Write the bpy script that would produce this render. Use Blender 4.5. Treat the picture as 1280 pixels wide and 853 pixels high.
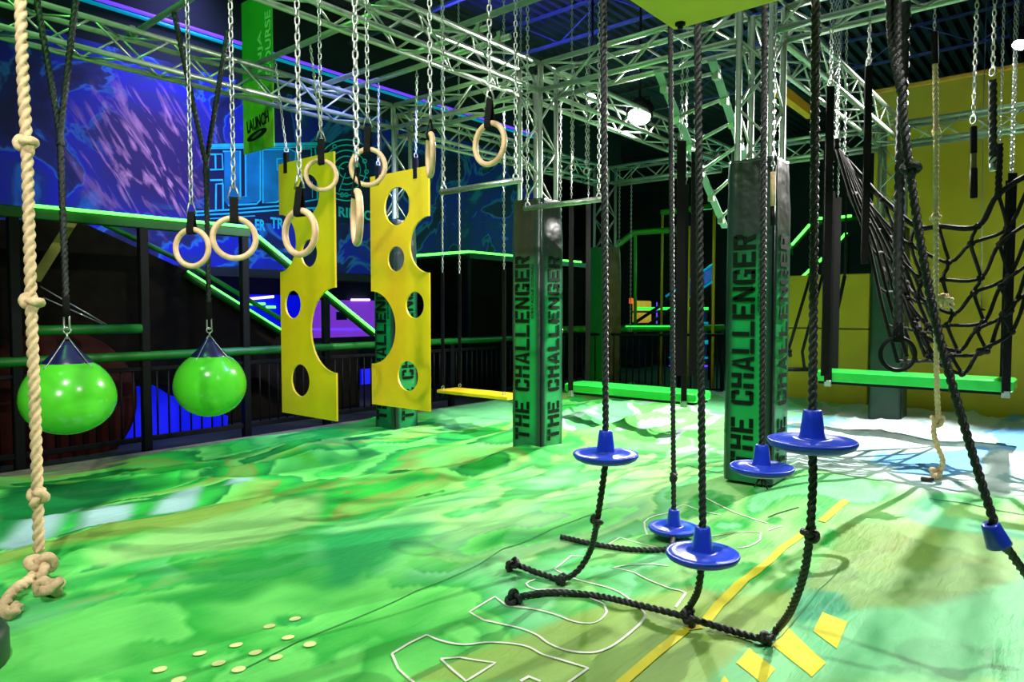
import bpy, math, random
import numpy as np
from mathutils import Matrix, Vector, Euler

random.seed(7)
SC = bpy.context.scene
for o in list(bpy.data.objects):
    bpy.data.objects.remove(o)
COL = SC.collection
R = math.radians

# ------------------------------------------------------------------ camera
# room axes: +X runs away to the right, +Y runs away to the left, airbag surface about z = 0
FPX, CX, CY = 872.0, 640.0, 426.5
PITCH, YAW, CAMZ = R(2.53), R(-50.0), 1.40
cam_d = bpy.data.cameras.new('camera')
cam_d.sensor_width = 36.0
cam_d.lens = FPX / 1280.0 * 36.0
cam_d.clip_start = 0.05
cam = bpy.data.objects.new('camera', cam_d)
cam.location = (0, 0, CAMZ)
cam.rotation_euler = (math.pi / 2 - PITCH, 0, YAW)
COL.objects.link(cam)
SC.camera = cam

# ------------------------------------------------------------------ world, exposure, lights
SC.view_settings.view_transform = 'Standard'
SC.view_settings.look = 'None'
SC.view_settings.gamma = 1.0
SC.view_settings.use_curve_mapping = False
SC.view_settings.exposure = 0.0
W = bpy.data.worlds.new('ambient_fill')  # faint blue-green ambient added to keep dark areas from going black
SC.world = W
W.use_nodes = True
W.node_tree.nodes['Background'].inputs[0].default_value = (0.30, 0.55, 0.60, 1)
W.node_tree.nodes['Background'].inputs[1].default_value = 0.10


def light(name, kind, loc, color, power, target=None, size=0.15, angle=60, blend=0.4, size_y=None, spread=180):
    d = bpy.data.lights.new(name, kind)
    d.color = color
    d.energy = power
    if kind == 'SPOT':
        d.spot_size = R(angle)
        d.spot_blend = blend
        d.shadow_soft_size = size
    elif kind == 'AREA':
        d.size = size
        d.spread = R(spread)
        if size_y:
            d.shape = 'RECTANGLE'
            d.size_y = size_y
    else:
        d.shadow_soft_size = size
    o = bpy.data.objects.new(name, d)
    o.location = loc
    if target is not None:
        o.rotation_euler = (Vector(target) - Vector(loc)).to_track_quat('-Z', 'Y').to_euler()
    COL.objects.link(o)
    return o


# stage wash lights of the hall (hung high over the course)
light('house_wash', 'AREA', (3.2, 2.2, 6.1), (0.75, 1.0, 0.80), 70, (3.2, 2.2, 0), 6.0, size_y=7.0)
light('green_wash', 'SPOT', (0.5, 5.0, 5.2), (0.18, 1.0, 0.16), 300, (4.0, 5.8, 3.0), 0.2, 100, 0.8)
light('mural_wash', 'AREA', (4.5, 7.9, 5.4), (0.28, 0.27, 1.0), 200, (4.5, 9.7, 3.0), 0.5, size_y=9.0, spread=95)
light('joist_wash', 'SPOT', (7.0, 7.5, 4.6), (0.05, 0.05, 1.0), 1100, (8.5, 6.0, 6.2), 0.2, 100, 0.8)

# ------------------------------------------------------------------ pixel helpers (photo pixel -> point on a plane of the room)
CROT = Euler((math.pi / 2 - PITCH, 0, YAW)).to_matrix()
CPOS = Vector((0, 0, CAMZ))
FWD = Vector((math.cos(R(40)), math.sin(R(40)), 0))


def ray(px, py):
    return CROT @ Vector(((px - CX) / FPX, -(py - CY) / FPX, -1.0))


def onx(px, py, x):
    r = ray(px, py)
    return CPOS + r * (x / r.x)


def ony(px, py, y):
    r = ray(px, py)
    return CPOS + r * (y / r.y)


def onz(px, py, z=0.0):
    r = ray(px, py)
    return CPOS + r * ((z - CAMZ) / r.z)


def ond(px, py, d):
    r = ray(px, py)
    return CPOS + r * (d / r.dot(FWD))


# ------------------------------------------------------------------ materials
MATS = {}


def nodes_of(name):
    m = bpy.data.materials.new(name)
    m.use_nodes = True
    nt = m.node_tree
    return m, nt, nt.nodes['Principled BSDF']


def mat(name, col, rough=0.5, metal=0.0, var=0.12, scale=8.0, bump=0.0, bscale=60.0, emit=None, estr=0.0, coat=0.0, spec=None):
    if name in MATS:
        return MATS[name]
    m, nt, b = nodes_of(name)
    N, L = nt.nodes, nt.links
    tc = N.new('ShaderNodeTexCoord')
    nz = N.new('ShaderNodeTexNoise')
    nz.inputs['Scale'].default_value = scale
    nz.inputs['Detail'].default_value = 4
    L.new(tc.outputs['Object'], nz.inputs['Vector'])
    rp = N.new('ShaderNodeValToRGB')
    rp.color_ramp.elements[0].position = 0.3
    rp.color_ramp.elements[1].position = 0.7
    rp.color_ramp.elements[0].color = tuple(c * (1 - var) for c in col) + (1,)
    rp.color_ramp.elements[1].color = tuple(min(1, c * (1 + var)) for c in col) + (1,)
    L.new(nz.outputs['Fac'], rp.inputs['Fac'])
    L.new(rp.outputs['Color'], b.inputs['Base Color'])
    b.inputs['Roughness'].default_value = rough
    b.inputs['Metallic'].default_value = metal
    if coat:
        b.inputs['Coat Weight'].default_value = coat
    if spec is not None:
        b.inputs['Specular IOR Level'].default_value = spec
    if bump:
        n2 = N.new('ShaderNodeTexNoise')
        n2.inputs['Scale'].default_value = bscale
        n2.inputs['Detail'].default_value = 3
        L.new(tc.outputs['Object'], n2.inputs['Vector'])
        bp = N.new('ShaderNodeBump')
        bp.inputs['Strength'].default_value = bump
        bp.inputs['Distance'].default_value = 0.01
        L.new(n2.outputs['Fac'], bp.inputs['Height'])
        L.new(bp.outputs['Normal'], b.inputs['Normal'])
    if emit:
        b.inputs['Emission Color'].default_value = tuple(emit) + (1,)
        b.inputs['Emission Strength'].default_value = estr
    MATS[name] = m
    return m


alu = mat('brushed_aluminium', (0.43, 0.50, 0.42), 0.42, 0.70, 0.10, 20)
steel = mat('galvanised_steel', (0.46, 0.48, 0.46), 0.35, 0.85, 0.2, 40)
manila = mat('manila_fibre', (0.62, 0.45, 0.26), 0.9, 0, 0.18, 40, 0.5, 220)
blackrope = mat('black_rope_fibre', (0.012, 0.012, 0.015), 0.42, 0, 0.3, 60, 0.5, 200)
netrope = mat('net_rope_fibre', (0.009, 0.008, 0.007), 0.8, 0, 0.3, 40, 0.4, 120, spec=0.2)
webbing = mat('black_webbing', (0.007, 0.007, 0.007), 0.85, 0, 0.3, 60, 0.3, 300, spec=0.12)
wood = mat('birch_ring_wood', (0.66, 0.44, 0.25), 0.45, 0, 0.14, 30)
yellowp = mat('yellow_plastic_sheet', (0.80, 0.56, 0.010), 0.38, 0, 0.05, 5)
buoyg = mat('lime_vinyl_buoy', (0.09, 0.62, 0.03), 0.22, 0, 0.05, 3, coat=0.4)
navy = mat('navy_vinyl_cap', (0.008, 0.008, 0.07), 0.3, 0, 0.1, 5)
bluep = mat('blue_swing_plastic', (0.012, 0.045, 0.62), 0.28, 0, 0.06, 10, coat=0.3)
benchg = mat('green_vinyl_foam', (0.02, 0.52, 0.06), 0.30, 0, 0.07, 5, 0.1, 30, coat=0.6)
ywall = mat('mustard_painted_wall', (0.62, 0.45, 0.010), 0.6, 0, 0.08, 2, 0.1, 80)
otrim = mat('orange_edge_trim', (0.85, 0.42, 0.01), 0.5)
darkw = mat('dark_painted_wall', (0.010, 0.016, 0.015), 0.8, 0, 0.3, 1)
brownw = mat('brown_black_panel', (0.006, 0.005, 0.003), 0.85, 0, 0.3, 12, spec=0.04)
blackm = mat('black_powder_coat', (0.004, 0.004, 0.005), 0.5, 0, 0.2, 10, spec=0.15)
greent = mat('green_painted_tube', (0.003, 0.13, 0.010), 0.45, 0, 0.1, 6)
paintg = mat('green_beam_paint', (0.002, 0.07, 0.004), 0.4, 0, 0.1, 6)
railg = mat('lit_green_pipe_paint', (0.05, 0.42, 0.02), 0.4, 0, 0.1, 6)  # light falling on the far rails is put into this brighter green
maroon = mat('maroon_vinyl', (0.030, 0.005, 0.004), 0.8, 0, 0.2, 5, spec=0.1)
ledg = mat('green_led_tube', (0.1, 0.9, 0.2), 0.4, emit=(0.07, 1.0, 0.055), estr=5)
ledgd = mat('dim_green_led_tube', (0.05, 0.6, 0.1), 0.4, emit=(0.03, 1.0, 0.08), estr=1.2)
ledp = mat('violet_led_tube', (0.3, 0.1, 0.9), 0.4, emit=(0.16, 0.05, 1.0), estr=1.0)
ledc = mat('cyan_led_tube', (0.0, 0.5, 0.6), 0.4, emit=(0.0, 0.32, 0.50), estr=0.55)
ledw = mat('pale_violet_led_tube', (0.7, 0.6, 1), 0.4, emit=(0.55, 0.40, 1.0), estr=3.5)
glowb = mat('blue_lit_panel', (0.01, 0.01, 0.5), 0.5, 0, 0.3, 2, emit=(0.0, 0.004, 0.75), estr=0.75)
purp = mat('purple_lit_screen', (0.2, 0.05, 0.5), 0.5, 0, 0.3, 2, emit=(0.20, 0.035, 0.60), estr=0.8)
scrg = mat('green_lit_screen', (0.05, 0.6, 0.2), 0.5, emit=(0.01, 0.60, 0.14), estr=0.9)
scry = mat('yellow_lit_cabinet', (0.7, 0.4, 0.05), 0.5, 0, 0.4, 9, emit=(0.65, 0.33, 0.03), estr=0.55)
scro = mat('orange_lit_sign', (0.8, 0.2, 0.05), 0.5, emit=(1.0, 0.13, 0.02), estr=0.8)
slideb = mat('self_lit_slide_plastic', (0.01, 0.10, 0.55), 0.35, emit=(0.0, 0.10, 0.55), estr=0.35)  # the slide is no lamp; its brightness is put in as emission
lampm = mat('lamp_lens', (1, 1, 1), 0.3, emit=(1.0, 0.97, 0.90), estr=90)
lime = mat('lime_painted_board', (0.85, 0.58, 0.03), 0.55, 0, 0.06, 3, 0.1, 150)
woodpad = mat('brown_wood_grain_pad', (0.17, 0.10, 0.045), 0.6, 0, 0.45, 5)
darkpad = mat('dark_green_pad', (0.008, 0.035, 0.02), 0.45, 0, 0.3, 4)
stripm = mat('taupe_carpet_strip', (0.19, 0.17, 0.12), 0.9, 0, 0.2, 12, 0.3, 300)
blackink = mat('black_print_ink', (0.002, 0.008, 0.004), 0.6, 0, 0.2, 12, spec=0.15)
greyink = mat('dark_small_print', (0.006, 0.03, 0.012), 0.5)
whiteink = mat('white_floor_print', (0.80, 0.80, 0.72), 0.8, 0, 0.04, 10)
yellowink = mat('yellow_floor_print', (0.74, 0.66, 0.03), 0.8, 0, 0.08, 6)
creamink = mat('cream_floor_print', (0.72, 0.78, 0.32), 0.8, 0, 0.05, 10)
bannerg = mat('green_banner_cloth', (0.03, 0.36, 0.02), 0.7, 0, 0.1, 3)
banner_l = mat('lime_banner_cloth', (0.16, 0.50, 0.01), 0.7, 0, 0.1, 3)
bannert = mat('pale_green_banner_print', (0.35, 0.75, 0.35), 0.7)
cyanink = mat('cyan_mural_print', (0.02, 0.75, 0.95), 0.7)
tealink = mat('teal_mural_print', (0.0, 0.22, 0.42), 0.7, 0, 0.5, 2)
navyink = mat('navy_mural_print', (0.004, 0.010, 0.07), 0.7)
ceilm = mat('dark_ceiling_deck', (0.055, 0.042, 0.045), 0.7, 0, 0.3, 2)
joistm = mat('dark_steel_joist', (0.10, 0.10, 0.12), 0.6, 0, 0.2, 6)
strapg = mat('olive_mesh_strap', (0.16, 0.15, 0.02), 0.8)


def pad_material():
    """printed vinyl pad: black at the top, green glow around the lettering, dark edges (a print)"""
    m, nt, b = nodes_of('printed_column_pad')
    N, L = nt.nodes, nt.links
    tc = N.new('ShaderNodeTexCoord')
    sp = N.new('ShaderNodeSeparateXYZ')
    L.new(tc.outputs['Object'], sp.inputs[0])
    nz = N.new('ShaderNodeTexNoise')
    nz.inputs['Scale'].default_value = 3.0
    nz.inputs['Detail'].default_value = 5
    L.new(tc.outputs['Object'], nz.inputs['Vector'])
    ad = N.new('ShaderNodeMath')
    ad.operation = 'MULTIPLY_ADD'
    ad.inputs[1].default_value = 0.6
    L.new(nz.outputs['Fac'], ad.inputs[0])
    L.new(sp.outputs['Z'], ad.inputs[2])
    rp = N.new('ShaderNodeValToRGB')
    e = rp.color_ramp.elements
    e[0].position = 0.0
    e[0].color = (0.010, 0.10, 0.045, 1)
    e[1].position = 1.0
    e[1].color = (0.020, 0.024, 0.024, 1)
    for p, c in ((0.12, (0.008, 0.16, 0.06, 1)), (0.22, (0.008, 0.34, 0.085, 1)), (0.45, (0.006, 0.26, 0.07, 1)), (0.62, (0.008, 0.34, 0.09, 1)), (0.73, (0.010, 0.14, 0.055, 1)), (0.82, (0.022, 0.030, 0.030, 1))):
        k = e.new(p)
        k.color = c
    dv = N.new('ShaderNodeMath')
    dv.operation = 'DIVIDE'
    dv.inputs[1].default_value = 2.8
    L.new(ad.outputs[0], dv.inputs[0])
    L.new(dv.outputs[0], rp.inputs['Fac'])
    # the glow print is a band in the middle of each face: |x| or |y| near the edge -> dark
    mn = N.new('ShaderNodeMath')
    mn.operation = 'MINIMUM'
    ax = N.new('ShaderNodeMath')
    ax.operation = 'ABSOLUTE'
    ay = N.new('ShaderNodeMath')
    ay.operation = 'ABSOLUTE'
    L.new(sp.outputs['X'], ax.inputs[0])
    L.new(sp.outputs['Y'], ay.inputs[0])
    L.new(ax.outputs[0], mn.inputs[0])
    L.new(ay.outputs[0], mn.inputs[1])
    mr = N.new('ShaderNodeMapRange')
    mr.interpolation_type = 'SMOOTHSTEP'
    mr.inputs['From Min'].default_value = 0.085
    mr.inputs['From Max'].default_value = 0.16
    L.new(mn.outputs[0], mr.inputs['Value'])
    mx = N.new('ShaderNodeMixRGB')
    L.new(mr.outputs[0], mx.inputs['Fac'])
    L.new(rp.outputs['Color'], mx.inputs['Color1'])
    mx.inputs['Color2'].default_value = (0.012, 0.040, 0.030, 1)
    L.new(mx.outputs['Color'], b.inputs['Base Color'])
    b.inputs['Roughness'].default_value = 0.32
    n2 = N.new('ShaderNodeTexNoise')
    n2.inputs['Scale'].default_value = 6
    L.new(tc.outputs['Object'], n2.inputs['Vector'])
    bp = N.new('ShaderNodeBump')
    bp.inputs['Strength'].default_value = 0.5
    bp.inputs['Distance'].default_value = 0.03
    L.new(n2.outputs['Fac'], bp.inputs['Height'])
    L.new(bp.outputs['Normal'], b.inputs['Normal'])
    return m


bluedisc = mat('blue_grooved_plastic', (0.012, 0.05, 0.62), 0.30, 0, 0.06, 10)
_nt = bluedisc.node_tree
_tg = _nt.nodes.new('ShaderNodeTangent')
_tg.direction_type = 'RADIAL'
_tg.axis = 'Z'
_pb = _nt.nodes['Principled BSDF']
_pb.inputs['Anisotropic'].default_value = 0.85
_nt.links.new(_tg.outputs[0], _pb.inputs['Tangent'])
padm = pad_material()


def floor_material():
    m, nt, b = nodes_of('printed_airbag_fabric')
    N, L = nt.nodes, nt.links
    at = N.new('ShaderNodeAttribute')
    at.attribute_name = 'print'
    tc = N.new('ShaderNodeTexCoord')
    nz = N.new('ShaderNodeTexNoise')
    nz.inputs['Scale'].default_value = 9
    nz.inputs['Detail'].default_value = 6
    mp = N.new('ShaderNodeMapping')
    mp.inputs['Scale'].default_value = (0.35, 1.6, 1)
    L.new(tc.outputs['Object'], mp.inputs['Vector'])
    L.new(mp.outputs['Vector'], nz.inputs['Vector'])
    mr = N.new('ShaderNodeMapRange')
    mr.inputs['To Min'].default_value = 0.86
    mr.inputs['To Max'].default_value = 1.12
    L.new(nz.outputs['Fac'], mr.inputs['Value'])
    mx = N.new('ShaderNodeMixRGB')
    mx.blend_type = 'MULTIPLY'
    mx.inputs['Fac'].default_value = 1
    L.new(at.outputs['Color'], mx.inputs['Color1'])
    L.new(mr.outputs[0], mx.inputs['Color2'])
    L.new(mx.outputs['Color'], b.inputs['Base Color'])
    b.inputs['Roughness'].default_value = 0.6
    b.inputs['Specular IOR Level'].default_value = 0.25
    n2 = N.new('ShaderNodeTexNoise')
    n2.inputs['Scale'].default_value = 16
    n2.inputs['Detail'].default_value = 5
    n2.inputs['Distortion'].default_value = 0.6
    L.new(mp.outputs['Vector'], n2.inputs['Vector'])
    bp = N.new('ShaderNodeBump')
    bp.inputs['Strength'].default_value = 0.32
    bp.inputs['Distance'].default_value = 0.03
    L.new(n2.outputs['Fac'], bp.inputs['Height'])
    L.new(bp.outputs['Normal'], b.inputs['Normal'])
    return m


def mural_material():
    m, nt, b = nodes_of('night_sky_mural_print')
    N, L = nt.nodes, nt.links
    tc = N.new('ShaderNodeTexCoord')
    n1 = N.new('ShaderNodeTexNoise')
    n1.inputs['Scale'].default_value = 0.9
    n1.inputs['Detail'].default_value = 8
    n1.inputs['Distortion'].default_value = 1.2
    L.new(tc.outputs['Object'], n1.inputs['Vector'])
    rp = N.new('ShaderNodeValToRGB')
    e = rp.color_ramp.elements
    e[0].position = 0.36
    e[0].color = (0.004, 0.006, 0.05, 1)
    e[1].position = 0.68
    e[1].color = (0.02, 0.22, 0.55, 1)
    for p, c in ((0.45, (0.008, 0.02, 0.16, 1)), (0.475, (0.03, 0.25, 0.65, 1)), (0.50, (0.008, 0.012, 0.55, 1)), (0.59, (0.008, 0.03, 0.35, 1)), (0.63, (0.01, 0.05, 0.28, 1))):
        k = e.new(p)
        k.color = c
    L.new(n1.outputs['Fac'], rp.inputs['Fac'])
    # storm light streaks
    n2 = N.new('ShaderNodeTexNoise')
    n2.inputs['Scale'].default_value = 1.6
    n2.inputs['Detail'].default_value = 6
    n2.inputs['Distortion'].default_value = 2.2
    mp = N.new('ShaderNodeMapping')
    mp.vector_type = 'TEXTURE'
    mp.inputs['Rotation'].default_value = (0, R(58), 0)
    mp.inputs['Scale'].default_value = (1.7, 1, 0.33)
    L.new(tc.outputs['Object'], mp.inputs['Vector'])
    L.new(mp.outputs['Vector'], n2.inputs['Vector'])
    r2 = N.new('ShaderNodeValToRGB')
    r2.color_ramp.elements[0].position = 0.50
    r2.color_ramp.elements[0].color = (0, 0, 0, 1)
    r2.color_ramp.elements[1].position = 0.64
    r2.color_ramp.elements[1].color = (1, 1, 1, 1)
    L.new(n2.outputs['Fac'], r2.inputs['Fac'])
    sp = N.new('ShaderNodeSeparateXYZ')
    L.new(tc.outputs['Object'], sp.inputs[0])
    d = N.new('ShaderNodeVectorMath')
    d.operation = 'DISTANCE'
    d.inputs[1].default_value = (4.15, 9.7, 3.45)
    L.new(tc.outputs['Object'], d.inputs[0])
    mr = N.new('ShaderNodeMapRange')
    mr.inputs['From Min'].default_value = 0.45
    mr.inputs['From Max'].default_value = 1.15
    mr.inputs['To Min'].default_value = 1
    mr.inputs['To Max'].default_value = 0
    L.new(d.outputs['Value'], mr.inputs['Value'])
    ml = N.new('ShaderNodeMath')
    ml.operation = 'MULTIPLY'
    L.new(mr.outputs[0], ml.inputs[0])
    L.new(r2.outputs['Color'], ml.inputs[1])
    mx0 = N.new('ShaderNodeMixRGB')
    L.new(mr.outputs[0], mx0.inputs['Fac'])
    L.new(rp.outputs['Color'], mx0.inputs['Color1'])
    mx0.inputs['Color2'].default_value = (0.035, 0.010, 0.10, 1)
    mx = N.new('ShaderNodeMixRGB')
    L.new(ml.outputs[0], mx.inputs['Fac'])
    L.new(mx0.outputs['Color'], mx.inputs['Color1'])
    mx.inputs['Color2'].default_value = (1.0, 0.42, 0.50, 1)
    L.new(mx.outputs['Color'], b.inputs['Base Color'])
    b.inputs['Roughness'].default_value = 0.6
    return m


# ------------------------------------------------------------------ object helpers
def obj(name, data, parent=None, loc=(0, 0, 0)):
    o = bpy.data.objects.new(name, data)
    COL.objects.link(o)
    loc = Vector(loc)
    o['_wo'] = list(loc)
    if parent is not None:
        o.parent = parent
        o.location = loc - Vector(parent['_wo'])
    else:
        o.location = loc
    return o


def mesh(name, vf, m, parent=None, smooth=True, loc=(0, 0, 0)):
    v, f = vf
    loc = Vector(loc)
    if loc.length:
        v = [(p[0] - loc.x, p[1] - loc.y, p[2] - loc.z) for p in v]
    me = bpy.data.meshes.new(name)
    me.from_pydata([tuple(p) for p in v], [], f)
    me.materials.append(m)
    if smooth:
        me.polygons.foreach_set('use_smooth', [True] * len(me.polygons))
    me.update()
    return obj(name, me, parent, loc)


def thing(name, label, cat, loc=(0, 0, 0), group=None):
    o = obj(name, None, None, loc)
    o.empty_display_size = 0.1
    tag(o, label, cat, group)
    return o


def tag(o, label, cat, group=None):
    o['label'] = label
    o['category'] = cat
    if group:
        o['group'] = group
    return o


def struct(o, label=None):
    o['kind'] = 'structure'
    if label:
        o['label'] = label
    return o


def join(*vfs):
    V, F = [], []
    for v, f in vfs:
        n = len(V)
        V += [tuple(p) for p in v]
        F += [tuple(i + n for i in q) for q in f]
    return V, F


def box(a, b):
    x0, y0, z0 = (min(a[i], b[i]) for i in range(3))
    x1, y1, z1 = (max(a[i], b[i]) for i in range(3))
    v = [(x0, y0, z0), (x1, y0, z0), (x1, y1, z0), (x0, y1, z0), (x0, y0, z1), (x1, y0, z1), (x1, y1, z1), (x0, y1, z1)]
    f = [(0, 3, 2, 1), (4, 5, 6, 7), (0, 1, 5, 4), (1, 2, 6, 5), (2, 3, 7, 6), (3, 0, 4, 7)]
    return v, f


def bbox(a, b, c=0.01):
    """box with bevelled edges (chamfer c)"""
    x0, y0, z0 = (min(a[i], b[i]) for i in range(3))
    x1, y1, z1 = (max(a[i], b[i]) for i in range(3))
    prof = [(z0, c), (z0 + c, 0), (z1 - c, 0), (z1, c)]
    v, f = [], []
    for z, q in prof:
        k = c
        v += [(x0 + q + k, y0 + q, z), (x1 - q - k, y0 + q, z), (x1 - q, y0 + q + k, z), (x1 - q, y1 - q - k, z),
              (x1 - q - k, y1 - q, z), (x0 + q + k, y1 - q, z), (x0 + q, y1 - q - k, z), (x0 + q, y0 + q + k, z)]
    for i in range(3):
        for j in range(8):
            f.append((i * 8 + j, i * 8 + (j + 1) % 8, i * 8 + 8 + (j + 1) % 8, i * 8 + 8 + j))
    f.append(tuple(range(7, -1, -1)))
    f.append(tuple(range(24, 32)))
    return v, f


def frames(P, closed=False):
    n = len(P)
    T = []
    for i in range(n):
        a = P[(i - 1) % n] if (closed or i > 0) else P[i]
        b = P[(i + 1) % n] if (closed or i < n - 1) else P[i]
        t = (b - a)
        T.append(t.normalized() if t.length > 1e-9 else Vector((0, 0, 1)))
    ref = Vector((0, 0, 1)) if abs(T[0].z) < 0.9 else Vector((1, 0, 0))
    u = (ref - T[0] * ref.dot(T[0])).normalized()
    U = [u]
    for i in range(1, n):
        u = U[-1] - T[i] * U[-1].dot(T[i])
        u = u.normalized() if u.length > 1e-6 else U[-1]
        U.append(u)
    return T, U


def tube(P, r, n=8, closed=False, lay=0.0, lobe=0.0, strands=3, caps=True):
    """tube along P; lay = twist (rad/m), lobe = depth of the strands"""
    P = [Vector(p) for p in P]
    T, U = frames(P, closed)
    rr = r if hasattr(r, '__len__') else [r] * len(P)
    v, f = [], []
    s = 0.0
    for i, p in enumerate(P):
        if i:
            s += (P[i] - P[i - 1]).length
        w = T[i].cross(U[i])
        for j in range(n):
            a = 2 * math.pi * j / n
            q = rr[i] * (1 + lobe * (abs(math.cos(strands * 0.5 * (a - s * lay))) - 0.75)) if lobe else rr[i]
            v.append(p + (U[i] * math.cos(a) + w * math.sin(a)) * q)
    m = len(P)
    for i in range(m if closed else m - 1):
        for j in range(n):
            a, b = i * n + j, i * n + (j + 1) % n
            c, d = ((i + 1) % m) * n + (j + 1) % n, ((i + 1) % m) * n + j
            f.append((a, b, c, d))
    if caps and not closed:
        f.append(tuple(range(n - 1, -1, -1)))
        f.append(tuple((m - 1) * n + j for j in range(n)))
    return v, f


def catmull(P, step):
    P = [Vector(p) for p in P]
    if len(P) == 2:
        n = max(2, int((P[1] - P[0]).length / step) + 1)
        return [P[0].lerp(P[1], i / (n - 1)) for i in range(n)]
    Q = [P[0] * 2 - P[1]] + P + [P[-1] * 2 - P[-2]]
    out = []
    for i in range(1, len(Q) - 2):
        a, b, c, d = Q[i - 1], Q[i], Q[i + 1], Q[i + 2]
        n = max(1, int((c - b).length / step))
        for k in range(n):
            t = k / n
            out.append(0.5 * ((2 * b) + (c - a) * t + (2 * a - 5 * b + 4 * c - d) * t * t + (3 * b - a - 3 * c + d) * t ** 3))
    out.append(P[-1])
    return out


def ropevf(P, r, fine=1.0, lobe=0.60):
    pts = catmull(P, r * 0.45 / fine)
    return tube(pts, r * 1.04, 18, lay=0.95 / r, lobe=lobe)


def knotvf(c, r, size, axis=(0, 0, 1), seed=0):
    """overhand knot lump: a trefoil of the same rope"""
    rnd = random.Random(seed)
    rot = Vector((0, 0, 1)).rotation_difference(Vector(axis)).to_matrix() @ Euler((rnd.uniform(-.4, .4) + 1.2, rnd.uniform(-.4, .4), rnd.uniform(0, 6.28))).to_matrix()
    P = []
    for i in range(48):
        t = 2 * math.pi * i / 48
        p = Vector((math.sin(t) + 2 * math.sin(2 * t), math.cos(t) - 2 * math.cos(2 * t), -1.4 * math.sin(3 * t))) * (size / 3.0)
        P.append(Vector(c) + rot @ p)
    return tube(P, r, 10, closed=True, lay=0.95 / r, lobe=0.3)


def lathe(prof, c, n=32):
    v, f = [], []
    for r, z in prof:
        for j in range(n):
            a = 2 * math.pi * j / n
            v.append((c[0] + r * math.cos(a), c[1] + r * math.sin(a), c[2] + z))
    for i in range(len(prof) - 1):
        for j in range(n):
            f.append((i * n + j, i * n + (j + 1) % n, (i + 1) * n + (j + 1) % n, (i + 1) * n + j))
    return v, f


def torusvf(c, Rr, r, nrm, n=40, m=10):
    q = Vector((0, 0, 1)).rotation_difference(Vector(nrm).normalized())
    P = [Vector(c) + q @ Vector((Rr * math.cos(2 * math.pi * i / n), Rr * math.sin(2 * math.pi * i / n), 0)) for i in range(n)]
    return tube(P, r, m, closed=True)


def cyl(p0, p1, r, n=10):
    return tube([p0, p1], r, n)


_unit = {}


def stick(name, p0, p1, r, m, parent, n=6):
    """cylinder sharing one mesh per (length, radius, material)"""
    p0, p1 = Vector(p0), Vector(p1)
    L = (p1 - p0).length
    key = (round(L, 3), round(r, 4), m.name, n)
    if key not in _unit:
        me = bpy.data.meshes.new(name)
        v, f = tube([(0, 0, 0), (0, 0, L)], r, n)
        me.from_pydata([tuple(p) for p in v], [], f)
        me.materials.append(m)
        me.polygons.foreach_set('use_smooth', [len(p.vertices) == 4 for p in me.polygons])
        _unit[key] = me
    o = bpy.data.objects.new(name, _unit[key])
    COL.objects.link(o)
    o['_wo'] = list(p0)
    o.rotation_mode = 'QUATERNION'
    o.rotation_quaternion = Vector((0, 0, 1)).rotation_difference((p1 - p0).normalized())
    if parent is not None:
        o.parent = parent
        o.location = p0 - Vector(parent['_wo'])
    else:
        o.location = p0
    return o


# chain links
def linkvf(Ln, Wd, r, n=14, m=6):
    P = []
    h = Ln / 2 - Wd / 2
    for i in range(n):
        a = 2 * math.pi * i / n + math.pi / n
        P.append(Vector((math.cos(a) * (Wd / 2 - r), 0, math.sin(a) * (Wd / 2 - r) + (h if math.sin(a) > 0 else -h))))
    return tube(P, r, m, closed=True)


_links = {}


def chain_parts(p0, p1, parent, Ln=0.046, Wd=0.030, r=0.0046, name='chain'):
    """chain > link, each link its own object"""
    p0, p1 = Vector(p0), Vector(p1)
    ch = obj(name, None, parent, p0)
    ch.empty_display_size = 0.05
    key = (Ln, Wd, r)
    if key not in _links:
        me = bpy.data.meshes.new('link')
        v, f = linkvf(Ln, Wd, r)
        me.from_pydata([tuple(p) for p in v], [], f)
        me.materials.append(steel)
        me.polygons.foreach_set('use_smooth', [True] * len(me.polygons))
        _links[key] = me
    pitch = Ln - 2 * r - 0.001
    n = max(1, int((p1 - p0).length / pitch))
    d = (p1 - p0).normalized()
    q = Vector((0, 0, 1)).rotation_difference(d)
    for i in range(n):
        o = bpy.data.objects.new('link', _links[key])
        COL.objects.link(o)
        c = p0 + d * (pitch * (i + 0.5))
        o.parent = ch
        o.location = c - p0
        o.rotation_mode = 'QUATERNION'
        o.rotation_quaternion = q @ Euler((0, 0, 0.5 + (math.pi / 2 if i % 2 else 0))).to_quaternion()
    return ch


def chain_mesh(p0, p1, parent, Ln=0.046, Wd=0.030, r=0.0046, name='chain'):
    p0, p1 = Vector(p0), Vector(p1)
    pitch = Ln - 2 * r - 0.001
    n = max(1, int((p1 - p0).length / pitch))
    d = (p1 - p0).normalized()
    q = Vector((0, 0, 1)).rotation_difference(d)
    base, bf = linkvf(Ln, Wd, r, 8, 4)
    V, F = [], []
    for i in range(n):
        e = q @ Euler((0, 0, 0.5 + (math.pi / 2 if i % 2 else 0))).to_quaternion()
        c = p0 + d * (pitch * (i + 0.5))
        k = len(V)
        V += [c + e @ p for p in base]
        F += [tuple(a + k for a in fc) for fc in bf]
    o = mesh(name, (V, F), steel, parent)
    o['kind'] = 'stuff'
    return o


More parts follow.
